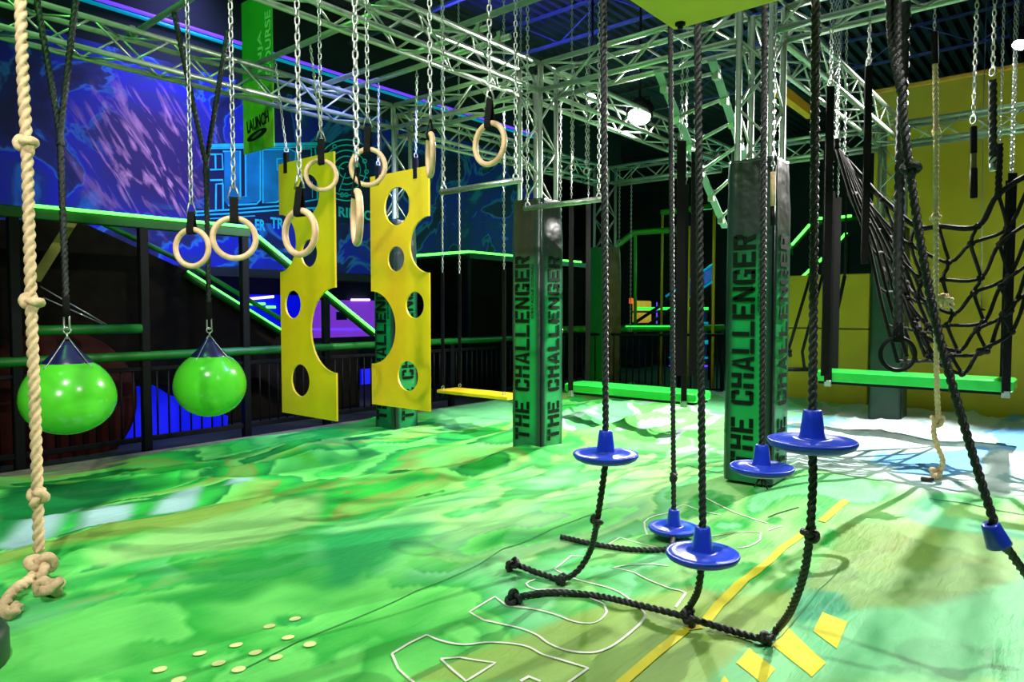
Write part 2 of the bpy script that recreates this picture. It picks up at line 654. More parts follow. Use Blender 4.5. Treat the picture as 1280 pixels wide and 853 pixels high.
def strapvf(P, w, t, wdir):
    """flat webbing along P, width along wdir"""
    P = [Vector(p) for p in P]
    wdir = Vector(wdir).normalized()
    v, f = [], []
    for i, p in enumerate(P):
        a = P[max(0, i - 1)]
        b = P[min(len(P) - 1, i + 1)]
        d = (b - a).normalized()
        nrm = d.cross(wdir).normalized()
        for sx, sy in ((-1, -1), (1, -1), (1, 1), (-1, 1)):
            v.append(p + wdir * (w / 2 * sx) + nrm * (t / 2 * sy))
    for i in range(len(P) - 1):
        for j in range(4):
            f.append((i * 4 + j, i * 4 + (j + 1) % 4, i * 4 + 4 + (j + 1) % 4, i * 4 + 4 + j))
    f.append((3, 2, 1, 0))
    k = (len(P) - 1) * 4
    f.append((k, k + 1, k + 2, k + 3))
    return v, f


def text(name, body, origin, adv, up, length, height, m, parent, bold=0.02, depth=0.0015, space=1.0):
    """lettering fitted in a length x height box; adv = reading direction, up = top of the letters"""
    cu = bpy.data.curves.new(name, 'FONT')
    cu.body = body
    cu.size = 1
    cu.offset = bold
    cu.extrude = 0.05
    cu.space_character = space
    tmp = bpy.data.objects.new('tmp_text', cu)
    COL.objects.link(tmp)
    dg = bpy.context.evaluated_depsgraph_get()
    me = bpy.data.meshes.new_from_object(tmp.evaluated_get(dg))
    bpy.data.objects.remove(tmp)
    bpy.data.curves.remove(cu)
    me.name = name
    n = len(me.vertices)
    co = np.empty(n * 3)
    me.vertices.foreach_get('co', co)
    co = co.reshape(-1, 3)
    lo, hi = co.min(0), co.max(0)
    a, u = Vector(adv).normalized(), Vector(up).normalized()
    w = a.cross(u)
    fr = (co - lo) / np.maximum(hi - lo, 1e-6)
    out = np.outer(fr[:, 0] * length, a) + np.outer(fr[:, 1] * height, u) + np.outer(fr[:, 2] * depth, w) + np.array(origin)
    me.vertices.foreach_set('co', out.astype(np.float32).ravel())
    me.materials.clear()
    me.materials.append(m)
    me.update()
    return obj(name, me, parent)


def _r(x0, y0, x1, y1):
    return [(x0, y0), (x1, y0), (x1, y1), (x0, y1)]


STENCIL = {
    'T': [_r(0, .80, .46, 1), _r(.54, .80, 1, 1), _r(.35, 0, .65, .74)],
    'H': [_r(0, 0, .30, .46), _r(0, .54, .30, 1), _r(.70, 0, 1, .46), _r(.70, .54, 1, 1), _r(.30, .56, .70, .72)],
    'E': [_r(0, 0, .30, 1), _r(.36, .82, 1, 1), _r(.30, .42, .86, .60), _r(.36, 0, 1, .18)],
    'C': [[(0, .14), (.12, 0), (.30, 0), (.30, 1), (.12, 1), (0, .86)], _r(.36, .82, .88, 1), _r(.36, 0, .88, .18), [(.70, .64), (1, .64), (1, .86), (.90, 1), (.70, .82)], [(.70, .36), (1, .36), (1, .14), (.90, 0), (.70, .18)]],
    'A': [[(0, 0), (.28, 0), (.49, .96), (.34, 1)], [(.72, 0), (1, 0), (.66, 1), (.52, .96)], _r(.33, .20, .67, .36)],
    'L': [_r(0, .24, .30, 1), _r(0, 0, 1, .18)],
    'N': [_r(0, 0, .27, .92), _r(.73, .08, 1, 1), [(.04, 1), (.30, 1), (.96, .0), (.70, .0)]],
    'G': [[(0, .14), (.12, 0), (.30, 0), (.30, 1), (.12, 1), (0, .86)], _r(.36, .82, .88, 1), _r(.36, 0, .88, .18), [(.70, .70), (1, .70), (1, .86), (.90, 1), (.70, .82)], _r(.70, .0, 1, .48), _r(.52, .36, .70, .50)],
    'R': [_r(0, 0, .30, 1), _r(.36, .82, .88, 1), [(.70, .56), (1, .60), (1, .88), (.90, 1), (.70, .82)], _r(.36, .40, .88, .56), [(.46, .40), (.78, .40), (1, 0), (.68, 0)]],
}


def stencil(name, body, origin, adv, up, length, height, m, parent, depth=0.003):
    """blocky stencil lettering"""
    a, u = Vector(adv).normalized(), Vector(up).normalized()
    w = a.cross(u)
    tot = sum(.55 if ch == ' ' else 1.0 for ch in body) + .17 * (len(body) - 1)
    k = length / tot
    x = 0.0
    V, F = [], []
    for ch in body:
        for poly in STENCIL.get(ch, []):
            n = len(poly)
            b = len(V)
            for dd in (0, depth):
                V += [Vector(origin) + a * ((x + p) * k) + u * (q * height) + w * dd for p, q in poly]
            F.append(tuple(b + i for i in range(n - 1, -1, -1)))
            F.append(tuple(b + n + i for i in range(n)))
            F += [(b + i, b + (i + 1) % n, b + n + (i + 1) % n, b + n + i) for i in range(n)]
        x += (.55 if ch == ' ' else 1.0) + .17
    return mesh(name, (V, F), m, parent, False)


def polyband(P, w, nrm, depth=0.0):
    """thin printed line on a flat plane with normal nrm"""
    P = [Vector(p) for p in P]
    nrm = Vector(nrm).normalized()
    v, f = [], []
    for i, p in enumerate(P):
        d = (P[min(len(P) - 1, i + 1)] - P[max(0, i - 1)]).normalized()
        s = d.cross(nrm).normalized() * (w / 2)
        v += [p + s + nrm * 0.004, p - s + nrm * 0.004]
    for i in range(len(P) - 1):
        f.append((2 * i, 2 * i + 1, 2 * i + 3, 2 * i + 2))
    return v, f


# ------------------------------------------------------------------ noise
def vnoise(x, y, seed=0):
    x = np.asarray(x, float)
    y = np.asarray(y, float)
    xi, yi = np.floor(x).astype(np.int64), np.floor(y).astype(np.int64)
    fx, fy = x - xi, y - yi
    fx, fy = fx * fx * fx * (fx * (fx * 6 - 15) + 10), fy * fy * fy * (fy * (fy * 6 - 15) + 10)

    def h(i, j):
        n = (i * 374761393 + j * 668265263 + seed * 974634777) & 0x7fffffff
        n = ((n ^ (n >> 13)) * 1274126177) & 0x7fffffff
        return ((n ^ (n >> 16)) & 0xffff) / 65535.0
    return (h(xi, yi) * (1 - fx) + h(xi + 1, yi) * fx) * (1 - fy) + (h(xi, yi + 1) * (1 - fx) + h(xi + 1, yi + 1) * fx) * fy


def fbm(x, y, o=4, seed=0):
    s, a, t = 0, 0.5, 0
    for i in range(o):
        s = s + a * vnoise(x * 2 ** i, y * 2 ** i, seed + i * 17)
        t += a
        a *= 0.5
    return s / t


def sstep(a, b, x):
    t = np.clip((x - a) / (b - a), 0, 1)
    return t * t * (3 - 2 * t)

# ================================================================== STRUCTURE
# ------------------------------------------------------------------ airbag floor
COLUMN_BASES = [(5.42, 4.22), (5.42, 2.04), (5.42, 6.33)]
GX0, GX1, GY0, GY1, GS = -1.2, 10.95, -2.4, 6.78, 0.03
gx = np.arange(GX0, GX1 + 1e-6, GS)
gy = np.arange(GY0, GY1 + 1e-6, GS)
XX, YY = np.meshgrid(gx, gy, indexing='ij')


def height(x, y):
    wx = x + 0.5 * (fbm(x * 0.6, y * 0.6, 3, 5) - 0.5)
    wy = y + 0.9 * (fbm(x * 0.45, y * 0.7, 3, 9) - 0.5)
    z = 0.07 * (fbm(wx * 0.45, wy * 0.8, 3, 1) - 0.5)
    rid = 1 - np.abs(2 * vnoise(wx * 0.42, wy * 1.7, 21) - 1)
    amp = 0.028 + 0.050 * sstep(2.6, 5.0, y) + 0.030 * sstep(5.6, 7.6, x)
    z = z + amp * rid ** 3
    z = z + (0.012 + 0.030 * sstep(2.8, 4.6, y)) * np.sin(wy * 7.5 + 2.6 * fbm(wx * 0.5, wy * 0.5, 2, 91)) * fbm(wx * 0.4, wy * 0.5, 2, 95)
    rid2 = 1 - np.abs(2 * vnoise(wx * 0.9 + 3, wy * 3.6, 33) - 1)
    z = z + amp * 0.45 * rid2 ** 3
    z = z + 0.085 * np.exp(-((x - 5.4) ** 2 + (y - 2.0) ** 2) / 0.7) + 0.03 * np.exp(-((x - 5.4) ** 2 + (y - 4.2) ** 2) / 0.6)
    z = z * sstep(0.2, 1.2, np.hypot(x, y) - 0.6)
    return z - 0.008


HZ = height(XX, YY)


def fh(x, y):
    i = min(max((x - GX0) / GS, 0), len(gx) - 1.001)
    j = min(max((y - GY0) / GS, 0), len(gy) - 1.001)
    a, b = int(i), int(j)
    u, w = i - a, j - b
    return float((HZ[a, b] * (1 - u) + HZ[a + 1, b] * u) * (1 - w) + (HZ[a, b + 1] * (1 - u) + HZ[a + 1, b + 1] * u) * w)


def fl(px, py, up=0.0):
    """point on the airbag seen at a photo pixel"""
    z = 0.0
    for _ in range(5):
        p = onz(px, py, z)
        z = fh(p.x, p.y) + up
    return Vector((p.x, p.y, z))


def lerp3(a, b, t):
    return a + (b - a) * t[..., None]


C3 = lambda *c: np.array(c, float)
DARK, MID, BRI, LIT = C3(.003, .17, .035), C3(.010, .36, .045), C3(.032, .54, .060), C3(.16, .72, .14)
OLI, PALE, MINT, TEAL = C3(.23, .36, .065), C3(.30, .50, .52), C3(.18, .64, .27), C3(.015, .29, .13)
WHI, BLU, YGR = C3(.58, .74, .74), C3(.09, .24, .46), C3(.33, .68, .22)


def camo(n, cols, edges):
    out = np.broadcast_to(cols[0], n.shape + (3,)).copy()
    for c, e in zip(cols[1:], edges):
        t = sstep(e - 0.018, e + 0.018, n)
        out = lerp3(out, np.broadcast_to(c, out.shape), t)
    return out


def silk(n, k, cols):
    """flowing silk print: each band fades from one tone to the next, then breaks off with a crisp edge"""
    t = n * k
    i = np.floor(t).astype(int)
    f = t - i
    e = sstep(0.90, 1.0, f)
    g = np.clip(f / 0.90, 0, 1) * (1 - e)
    C = np.array(cols)
    lo, hi = C[(2 * i) % len(C)], C[(2 * i + 1) % len(C)]
    nx_ = C[(2 * i + 2) % len(C)]
    out = lo + (hi - lo) * (g[..., None] ** 0.8)
    full = lo + (hi - lo)
    return np.where(f[..., None] < 0.90, out, full + (nx_ - full) * e[..., None])


qx = XX + 0.8 * (fbm(XX * 0.5, YY * 0.5, 3, 71) - 0.5)
qy = YY + 1.1 * (fbm(XX * 0.4 + 9, YY * 0.6, 3, 73) - 0.5)
n1 = fbm(qx * 0.55, qy * 1.5, 4, 41)
n2 = fbm(qx * 0.9 + 5, qy * 1.1 + 2, 4, 57)
n1 = np.clip((n1 - 0.5) * 1.7 + 0.5, 0, 1)
n2 = np.clip((n2 - 0.5) * 1.7 + 0.5, 0, 1)
left = silk(n1, 5.2, [DARK, BRI, MID, LIT, DARK * 1.5, BRI, OLI, LIT])
cent = silk(n1, 4.6, [MID, LIT, MINT * .7, YGR, BRI * .7, MINT, MID * 1.2, YGR])
near = silk(n2, 4.2, [MID, LIT, BRI * .8, LIT, MID * 1.2, MINT])
rite = camo(n2, [TEAL, MINT, YGR, OLI, MINT], [0.30, 0.42, 0.60, 0.72])
farr = camo(n1, [BLU * 1.5, PALE, WHI, WHI, PALE], [0.24, 0.34, 0.60, 0.78])
farc = camo(n1, [MINT, WHI * .9, LIT, WHI * .8], [0.32, 0.45, 0.68])
jx, jy = XX + 0.5 * (n2 - 0.5), YY + 0.5 * (n1 - 0.5)
colr = left
colr = lerp3(colr, cent, sstep(4.0, 3.0, jy - 0.10 * (jx - 3)))
colr = lerp3(colr, near, sstep(3.4, 2.4, jx) * sstep(4.2, 3.2, jy))
colr = lerp3(colr, rite, sstep(1.3, 0.9, jy))
colr = lerp3(colr, farc, sstep(5.6, 6.3, jx) * sstep(5.4, 4.8, jy))
colr = lerp3(colr, farr, sstep(5.9, 6.6, jx) * sstep(3.0, 2.3, jy))


def paint(poly, c, soft=0.04, amt=1.0):
    """printed patch given by photo pixels, laid on the airbag"""
    global colr
    P = [onz(*p) for p in poly]
    sx, sy = XX + 0.10 * (n2 - 0.5), YY + 0.10 * (n1 - 0.5)
    ins = np.zeros(XX.shape, bool)
    dist = np.full(XX.shape, 9.0)
    for i in range(len(P)):
        a, b = P[i], P[(i + 1) % len(P)]
        cond = (a.y > sy) != (b.y > sy)
        with np.errstate(divide='ignore', invalid='ignore'):
            xi = (b.x - a.x) * (sy - a.y) / (b.y - a.y + 1e-12) + a.x
        ins ^= cond & (sx < xi)
        dx, dy = b.x - a.x, b.y - a.y
        t = np.clip(((sx - a.x) * dx + (sy - a.y) * dy) / (dx * dx + dy * dy + 1e-12), 0, 1)
        dist = np.minimum(dist, np.hypot(sx - a.x - t * dx, sy - a.y - t * dy))
    sd = np.where(ins, dist, -dist)
    colr = lerp3(colr, np.broadcast_to(c, colr.shape), amt * sstep(-soft, soft, sd))


def zp(ox, oy, s, pts):
    return [(ox + x / s, oy + y / s) for x, y in pts]


paint(zp(0, 600, 3.2, [(0, 60), (300, 20), (560, 30), (400, 110), (140, 190), (0, 250)]), DARK, .08)
paint(zp(0, 600, 3.2, [(0, 250), (140, 190), (330, 110), (190, 240), (60, 260)]), PALE * .9, .05)
paint(zp(0, 600, 3.2, [(270, 220), (400, 110), (540, 110), (500, 165), (400, 190)]), PALE, .05)
paint(zp(0, 600, 3.2, [(600, 140), (680, 65), (790, 40), (760, 130)]), PALE, .05)
paint(zp(0, 600, 3.2, [(890, 50), (940, 10), (1020, 0), (960, 50)]), PALE, .05)
paint(zp(0, 600, 3.2, [(0, 290), (250, 255), (420, 215), (760, 150), (980, 100), (1250, 40), (1130, 110), (820, 215), (560, 265), (240, 330), (0, 395)]), OLI * 1.05, .07, .85)
paint(zp(0, 600, 3.2, [(380, 340), (640, 255), (900, 180), (1280, 90), (1280, 180), (1000, 270), (700, 320), (420, 360)]), YGR * .9, .06, .8)
paint(zp(0, 600, 3.2, [(700, 380), (950, 300), (1280, 200), (1280, 430), (1110, 420), (950, 490), (700, 520), (580, 500), (820, 440)]), MID * .8, .08, .8)
paint(zp(400, 600, 3.372, [(0, 230), (200, 215), (500, 185), (410, 280), (300, 330), (210, 400), (130, 455), (0, 460)]), C3(.008, .30, .07), .09)
paint(zp(400, 600, 3.372, [(0, 560), (350, 400), (540, 270), (370, 300), (320, 360), (100, 470), (0, 500)]), LIT, .07, .7)
paint(zp(0, 600, 3.2, [(40, 810), (60, 640), (330, 540), (520, 510), (480, 600), (470, 810)]), LIT, .09, .8)
paint(zp(400, 600, 3.372, [(330, 853), (620, 740), (900, 640), (1079, 560), (1240, 500), (1520, 450), (1700, 480), (1980, 470), (2100, 853)]), OLI * 1.15, .03, .9)
paint(zp(960, 600, 3.372, [(-200, 853), (0, 640), (390, 590), (640, 570), (860, 510), (1100, 450), (1200, 853)]), MINT * .88, .03, .9)
paint(zp(960, 600, 3.372, [(130, 470), (330, 500), (390, 590), (640, 570), (860, 510), (1079, 440), (1079, 260), (600, 190), (280, 190), (250, 260)]), OLI * .9, .04, .75)
paint([(320, 560), (500, 540), (640, 528), (640, 512), (500, 520), (420, 535)], MID, .1, .7)
paint([(530, 512), (640, 498), (640, 530), (560, 540)], MINT, .1, .8)

nx, ny = XX.shape
verts = np.stack([XX, YY, HZ], -1).reshape(-1, 3)
idx = np.arange(nx * ny).reshape(nx, ny)
quads = np.stack([idx[:-1, :-1], idx[1:, :-1], idx[1:, 1:], idx[:-1, 1:]], -1).reshape(-1, 4)
me = bpy.data.meshes.new('floor')
me.vertices.add(len(verts))
me.vertices.foreach_set('co', verts.astype(np.float32).ravel())
me.loops.add(quads.size)
me.loops.foreach_set('vertex_index', quads.astype(np.int32).ravel())
me.polygons.add(len(quads))
me.polygons.foreach_set('loop_start', np.arange(0, quads.size, 4, dtype=np.int32))
me.update(calc_edges=True)
ca = me.color_attributes.new('print', 'FLOAT_COLOR', 'POINT')
rgba = np.concatenate([np.clip(colr, 0, 1).reshape(-1, 3), np.ones((nx * ny, 1))], 1)
ca.data.foreach_set('color', rgba.astype(np.float32).ravel())
me.polygons.foreach_set('use_smooth', np.ones(len(quads), bool))
me.materials.append(floor_material())
floor = struct(obj('floor', me), 'inflated airbag floor printed in green, mint and blue camouflage')


def drape(name, P, w, m, close=False):
    """flat print on the airbag: a line of width w following the fabric"""
    Q = [fl(*p) for p in P]
    if close:
        Q.append(Q[0])
    pts = []
    for a, b in zip(Q[:-1], Q[1:]):
        n = max(1, int((b - a).length / 0.03))
        pts += [a.lerp(b, i / n) for i in range(n)]
    pts.append(Q[-1])
    v, f = [], []
    for i, p in enumerate(pts):
        d = pts[min(len(pts) - 1, i + 1)] - pts[max(0, i - 1)]
        s = Vector((-d.y, d.x, 0)).normalized() * (w / 2)
        for q in (p + s, p - s):
            v.append((q.x, q.y, fh(q.x, q.y) + 0.004))
    for i in range(len(pts) - 1):
        f.append((2 * i, 2 * i + 1, 2 * i + 3, 2 * i + 2))
    return mesh(name, (v, f), m, floor)


def smoothpx(P, n=5):
    return [tuple(q[:2]) for q in catmull([(a, b, 0) for a, b in P], 6)]


z6 = lambda p: zp(400, 600, 3.372, p)
z7 = lambda p: zp(640, 600, 3.372, p)
z8 = lambda p: zp(960, 600, 3.372, p)
LW = 0.011
drape('printed_contour', z6([(303, 737), (330, 800), (390, 853), (420, 880)]), LW, whiteink)
drape('printed_contour', z6([(303, 737), (450, 657)]), LW, whiteink)
drape('printed_contour', smoothpx(z6([(450, 657), (520, 685), (610, 698), (720, 688), (860, 702), (940, 740), (1009, 760), (1131, 797)])), LW, whiteink)
drape('printed_contour', z6([(1131, 797), (1030, 870)]), LW, whiteink)
drape('printed_contour', z6([(790, 535), (738, 495), (630, 560), (690, 595)]), LW, whiteink)
drape('printed_contour', smoothpx(z6([(790, 535), (900, 548), (990, 570)]) + z7([(260, 600), (330, 608), (370, 595), (400, 560), (390, 530), (350, 510), (230, 465), (100, 465), (60, 440), (100, 422)])), LW, whiteink)
drape('printed_contour', smoothpx(z6([(690, 595), (840, 628), (920, 660)]) + z7([(150, 690), (230, 722), (330, 732), (400, 715), (470, 670), (540, 610), (562, 580), (540, 545), (440, 470), (280, 425), (225, 403)])), LW, whiteink)
drape('printed_contour', z7([(225, 403), (180, 380), (250, 322), (335, 328)]), LW, whiteink)
drape('printed_contour', z6([(510, 758), (590, 752), (740, 775), (615, 853)]), LW, whiteink, True)
drape('printed_contour', z6([(845, 853), (880, 833), (930, 853)]), LW, whiteink)
drape('printed_contour', z7([(660, 365), (600, 358), (500, 360), (425, 372), (520, 395), (640, 450), (733, 480), (690, 540)]), LW, whiteink)
drape('printed_contour', z7([(405, 275), (455, 245), (520, 265), (610, 285)]), LW, whiteink)
drape('printed_contour', smoothpx(z7([(570, 235), (558, 180), (600, 155), (660, 140), (720, 108), (790, 130), (880, 150)])), LW, whiteink)
drape('printed_contour', z7([(810, 75), (940, 140), (1079, 185)]), LW, whiteink)
drape('printed_contour', smoothpx(z7([(780, 235), (850, 238), (960, 222), (1050, 225), (1045, 255), (1000, 282), (950, 290)])), LW, whiteink)
drape('printed_contour', z8([(0, 215), (60, 195)]), LW, whiteink)
YL = smoothpx(z7([(470, 853), (720, 640)]))
drape('printed_stripe', z7([(450, 870), (600, 740), (730, 635)]), 0.045, yellowink)
drape('printed_stripe', z7([(730, 632), (800, 622)]), 0.030, yellowink)
drape('printed_stripe', z7([(805, 615), (870, 530), (960, 440), (1079, 350)]) + z8([(60, 290), (165, 215)]), 0.048, yellowink)
drape('printed_stripe', z8([(225, 178), (270, 140), (330, 88)]), 0.050, yellowink)


def drape_poly(name, P, m):
    Q = [fl(*p) for p in P]
    c = sum(Q, Vector()) / len(Q)
    v, f = [], []
    K = 8
    rim = []
    for a, b in zip(Q, Q[1:] + Q[:1]):
        rim += [a.lerp(b, i / 6) for i in range(6)]
    n = len(rim)
    for k in range(K):
        t = k / (K - 1)
        for p in rim:
            q = c.lerp(p, max(t, 0.02))
            v.append((q.x, q.y, fh(q.x, q.y) + 0.003))
    for k in range(K - 1):
        for i in range(n):
            f.append((k * n + i, k * n + (i + 1) % n, (k + 1) * n + (i + 1) % n, (k + 1) * n + i))
    v.append((c.x, c.y, fh(c.x, c.y) + 0.003))
    f += [(i, (i + 1) % n, len(v) - 1) for i in range(n)]
    return mesh(name, (v, f), m, floor, False)


seamm = mat('dark_seam_thread', (0.006, 0.05, 0.025), 0.8)
seamg = mat('green_seam_thread', (0.02, 0.22, 0.05), 0.8)
drape('seam', z8([(680, 80), (790, 95), (900, 115), (1079, 150), (1250, 190)]), 0.012, seamm)
drape('seam', [(858, 582), (880, 588), (910, 594)], 0.012, seamm)
drape('seam', z8([(0, 160), (70, 135), (130, 118)]), 0.010, seamm)
drape('seam', z8([(-20, 720), (60, 660), (200, 485), (300, 380)]), 0.005, seamg)
drape('seam', [(300, 840), (400, 792), (520, 740), (600, 706), (690, 662), (760, 636)], 0.007, seamg)
drape_poly('printed_arrow', z8([(20, 700), (80, 620), (245, 775), (185, 835)]), yellowink)
drape_poly('printed_arrow', z8([(190, 640), (290, 715), (335, 600), (230, 560)]), yellowink)
drape_poly('printed_arrow', z7([(945, 775), (1000, 712), (1110, 800), (1060, 870)]), yellowink)
drape_poly('printed_arrow', z7([(870, 870), (895, 828), (925, 870)]), yellowink)
for x, y in [(800, 698), (945, 665), (1078, 590), (1153, 635), (1240, 663), (1022, 695), (875, 738), (1105, 715), (955, 763), (640, 763), (715, 805), (1180, 560)]:
    px, py = x / 3.2, 600 + y / 3.2
    c = fl(px, py)
    v = [(c.x, c.y, c.z + 0.005)]
    for i in range(14):
        a = 2 * math.pi * i / 14
        q = (c.x + 0.026 * math.cos(a), c.y + 0.026 * math.sin(a))
        v.append((q[0], q[1], fh(*q) + 0.005))
    mesh('printed_dot', (v, [(0, i, i % 14 + 1) for i in range(1, 15)]), creamink, floor)

# carpet strip round the airbag, hall floor beyond
struct(mesh('trim_1', bbox((-3, 6.72, -0.10), (11.2, 7.12, 0.015), 0.01), stripm, smooth=False), 'taupe carpet strip between the airbag and the railing')
struct(mesh('floor_hall', box((-6, 7.1, -0.12), (22, 17, -0.02)), darkw, smooth=False), 'dark hall floor beyond the railing')
struct(mesh('floor_arcade', box((10.9, -4, -0.12), (22, 7.1, -0.02)), darkw, smooth=False), 'dark arcade floor behind the course')
struct(mesh('floor_entry', box((-6, -4, -0.12), (-1.15, 7.1, -0.03)), darkw, smooth=False), 'dark entry floor behind the airbag')

# ------------------------------------------------------------------ ceiling
CZ = 6.3
cv, cf = [], []
k = 0
nrib = 116
for i in range(nrib + 1):
    y = -5 + i * 0.19
    for yy, z in ((y, CZ), (y + 0.08, CZ), (y + 0.11, CZ + 0.06), (y + 0.16, CZ + 0.06)):
        cv += [(-6, yy, z), (22, yy, z)]
m_ = len(cv) // 2
cf = [(2 * i, 2 * i + 1, 2 * i + 3, 2 * i + 2) for i in range(m_ - 1)]
ceiling = struct(mesh('ceiling', (cv, cf), ceilm, smooth=False), 'dark corrugated metal ceiling deck')


def joist(x, label, m=joistm):
    t = thing('ceiling_joist', label, 'joist', (x, 1.5, CZ), 'ceiling joists')
    a, b = -4.5, 9.5
    mesh('chord', join(box((x - .03, a, CZ - .04), (x + .03, b, CZ)), ), m, t, False)
    mesh('chord', box((x - .03, a, CZ - .55), (x + .03, b, CZ - .51)), m, t, False)
    n = 16
    st = (b - a) / n
    for i in range(n):
        y = a + i * st
        s = 1 if i % 2 else -1
        z0, z1 = (CZ - .53, CZ - .02) if s > 0 else (CZ - .02, CZ - .53)
        stick('web_rod', (x, y, z0), (x, y + st, z1), 0.014, m, t)


for x, lb in ((7.2, 'open web steel joist under the ceiling, nearest of the row'), (9.4, 'open web steel joist under the ceiling, second of the row'),
              (11.6, 'open web steel joist under the ceiling, third of the row'), (13.8, 'open web steel joist under the ceiling, farthest of the row')):
    joist(x, lb)

# ------------------------------------------------------------------ mural wall
MY = 9.7
mural = struct(mesh('wall_left', box((-6, MY, 2.02), (12.3, MY + 0.2, 4.75)), mural_material(), smooth=False), 'blue night sky mural wall with cyan circuit lettering')
struct(mesh('wall_left_upper', box((-6, MY, 4.75), (16, MY + 0.2, CZ + .1)), darkw, smooth=False), 'black wall above the mural')
struct(mesh('trim_2', bbox((-6, MY - 0.05, 1.88), (8.7, MY + 0.25, 2.02), 0.01), darkw, smooth=False), 'dark beam under the mural')


def mp(x, y):   # mural crop 240,150 scale 5.333
    return ony(240 + x / 5.333, 150 + y / 5.333, MY - 0.002)


def mline(P, w=0.025, m=cyanink, name='mural_line'):
    mesh(name, polyband([mp(*p) for p in P], w, (0, -1, 0)), m, mural, False)


def mfill(P, m, name='mural_panel', off=0.002):
    v = [mp(*p) + Vector((0, -off, 0)) for p in P]
    mesh(name, (v, [tuple(range(len(v)))]), m, mural, False)


mfill([(110, 155), (1190, 150), (1190, 690), (20, 690), (20, 590), (90, 590)], navyink)
mfill([(215, 210), (320, 210), (320, 510), (360, 510), (360, 200), (450, 200), (450, 545), (240, 570), (215, 540)], tealink, off=0.003)
mfill([(475, 200), (690, 205), (690, 540), (475, 550)], tealink, off=0.003)
mline([(100, 172), (840, 160)], 0.05)
mline([(100, 190), (830, 180)], 0.02)
mline([(120, 230), (200, 228), (205, 330), (120, 332)])
mline([(120, 402), (205, 400), (205, 425), (160, 428), (158, 600)])
mline([(155, 235), (157, 330)])
mline([(205, 210), (320, 208), (322, 512), (358, 510), (355, 200)])
mline([(205, 425), (207, 600)])
mline([(240, 570), (430, 560), (455, 535), (455, 200)])
mline([(470, 200), (472, 555), (560, 550), (580, 540)])
mline([(355, 198), (455, 198)])
mline([(470, 198), (650, 195), (690, 215), (690, 280)])
mline([(565, 260), (610, 258), (608, 330), (568, 335), (565, 260)])
mline([(705, 195), (795, 192), (795, 330)])
mline([(820, 190), (825, 250)])
mline([(835, 400), (835, 530), (750, 545), (700, 548)])
mline([(800, 410), (802, 520)], 0.015)
mline([(20, 612), (240, 600), (560, 575), (720, 566)])
mline([(20, 635), (250, 625), (580, 600), (850, 585)])
mline([(100, 660), (420, 640)], 0.015)
cc = (1030, 335)
for r_ in (52, 92, 130, 165, 200):
    a0, a1 = (0, 360) if r_ < 60 else ((200, 470) if r_ < 140 else (60, 320))
    mline([(cc[0] + r_ * math.cos(R(a)), cc[1] + r_ * 1.02 * math.sin(R(a))) for a in range(a0, a1 + 1, 10)], 0.02)
for a in (20, 110, 200, 290):
    mline([(cc[0] + 20 * math.cos(R(a)), cc[1] + 20 * math.sin(R(a))), (cc[0] + 150 * math.cos(R(a)), cc[1] + 150 * math.sin(R(a)))], 0.018)
for q in ((950, 178), (1150, 275), (1162, 345), (1028, 500), (1000, 500)):
    mline([(q[0] + 13 * math.cos(R(a)), q[1] + 13 * math.sin(R(a))) for a in range(0, 361, 40)], 0.02)


def mtext(body, x0, y0, x1, y1, h):
    a, b = mp(x0, y0), mp(x1, y1)
    up = (mp(x0, y0 - h) - a).length
    text('mural_lettering', body, a + Vector((0, -0.006, 0)), (1, 0, 0), (0, 0, 1), (b - a).x, up, cyanink, mural, bold=0.03)


mtext('ER', 420, 735, 488, 728, 75)
mtext('TR', 522, 722, 612, 715, 75)
mtext('Y', 800, 640, 830, 640, 50)
mtext('RIENCE', 975, 645, 1235, 636, 68)
# violet and cyan led strips high on the wall
o = mesh('led_strip', cyl((-1, MY - .06, 5.27), (12.2, MY - .06, 5.27), 0.026, 8), ledp)
tag(o, 'long violet led strip high on the mural wall', 'led strip')
o = mesh('led_strip', cyl((-1, MY - .06, 5.205), (12.2, MY - .06, 5.205), 0.026, 8), ledc)
tag(o, 'long cyan led strip just under the violet one', 'led strip')
# hall behind the mural beam
struct(mesh('wall_hall', box((-6, 14.5, -0.1), (16, 14.7, 2.6)), darkw, smooth=False), 'dark wall of the hall under the mural')
struct(mesh('ceiling_hall', box((-6, MY + .2, 2.5), (12.3, 14.6, 2.6)), darkw, smooth=False), 'low dark ceiling of the hall under the mural')
struct(mesh('wall_back', box((21.5, -4, -0.1), (21.7, 17, CZ + .1)), darkw, smooth=False), 'dark far wall of the arcade')
struct(mesh('wall_far_left', box((12.3, 16.8, -0.1), (22, 17, CZ + .1)), darkw, smooth=False), 'dark far left wall of the arcade')
struct(mesh('wall_front', box((-6.2, -4.2, -0.1), (-6, 17, CZ + .1)), darkw, smooth=False), 'dark wall behind the viewer')
struct(mesh('wall_side', box((-6, -4.2, -0.1), (22, -4, CZ + .1)), darkw, smooth=False), 'dark wall to the right of the viewer')

# ------------------------------------------------------------------ mustard wall on the right
wr = struct(mesh('wall_right', box((11.0, -4, -0.05), (11.2, 2.50, 4.46)), ywall, smooth=False), 'tall mustard yellow wall behind the cargo net')
mesh('edge_trim', bbox((10.97, -4, 4.46), (11.23, 2.52, 4.52), 0.01), otrim, wr, False)
lowp = thing('padded_wall_panel', 'low mustard yellow wall panel left of the tall yellow wall', 'wall panel', (11.0, 3.1, 0))
for z0, z1 in ((-0.05, 1.12), (1.135, 1.93)):
    mesh('panel', bbox((10.98, 2.52, z0), (11.16, 3.74, z1), 0.012), ywall, lowp, False)

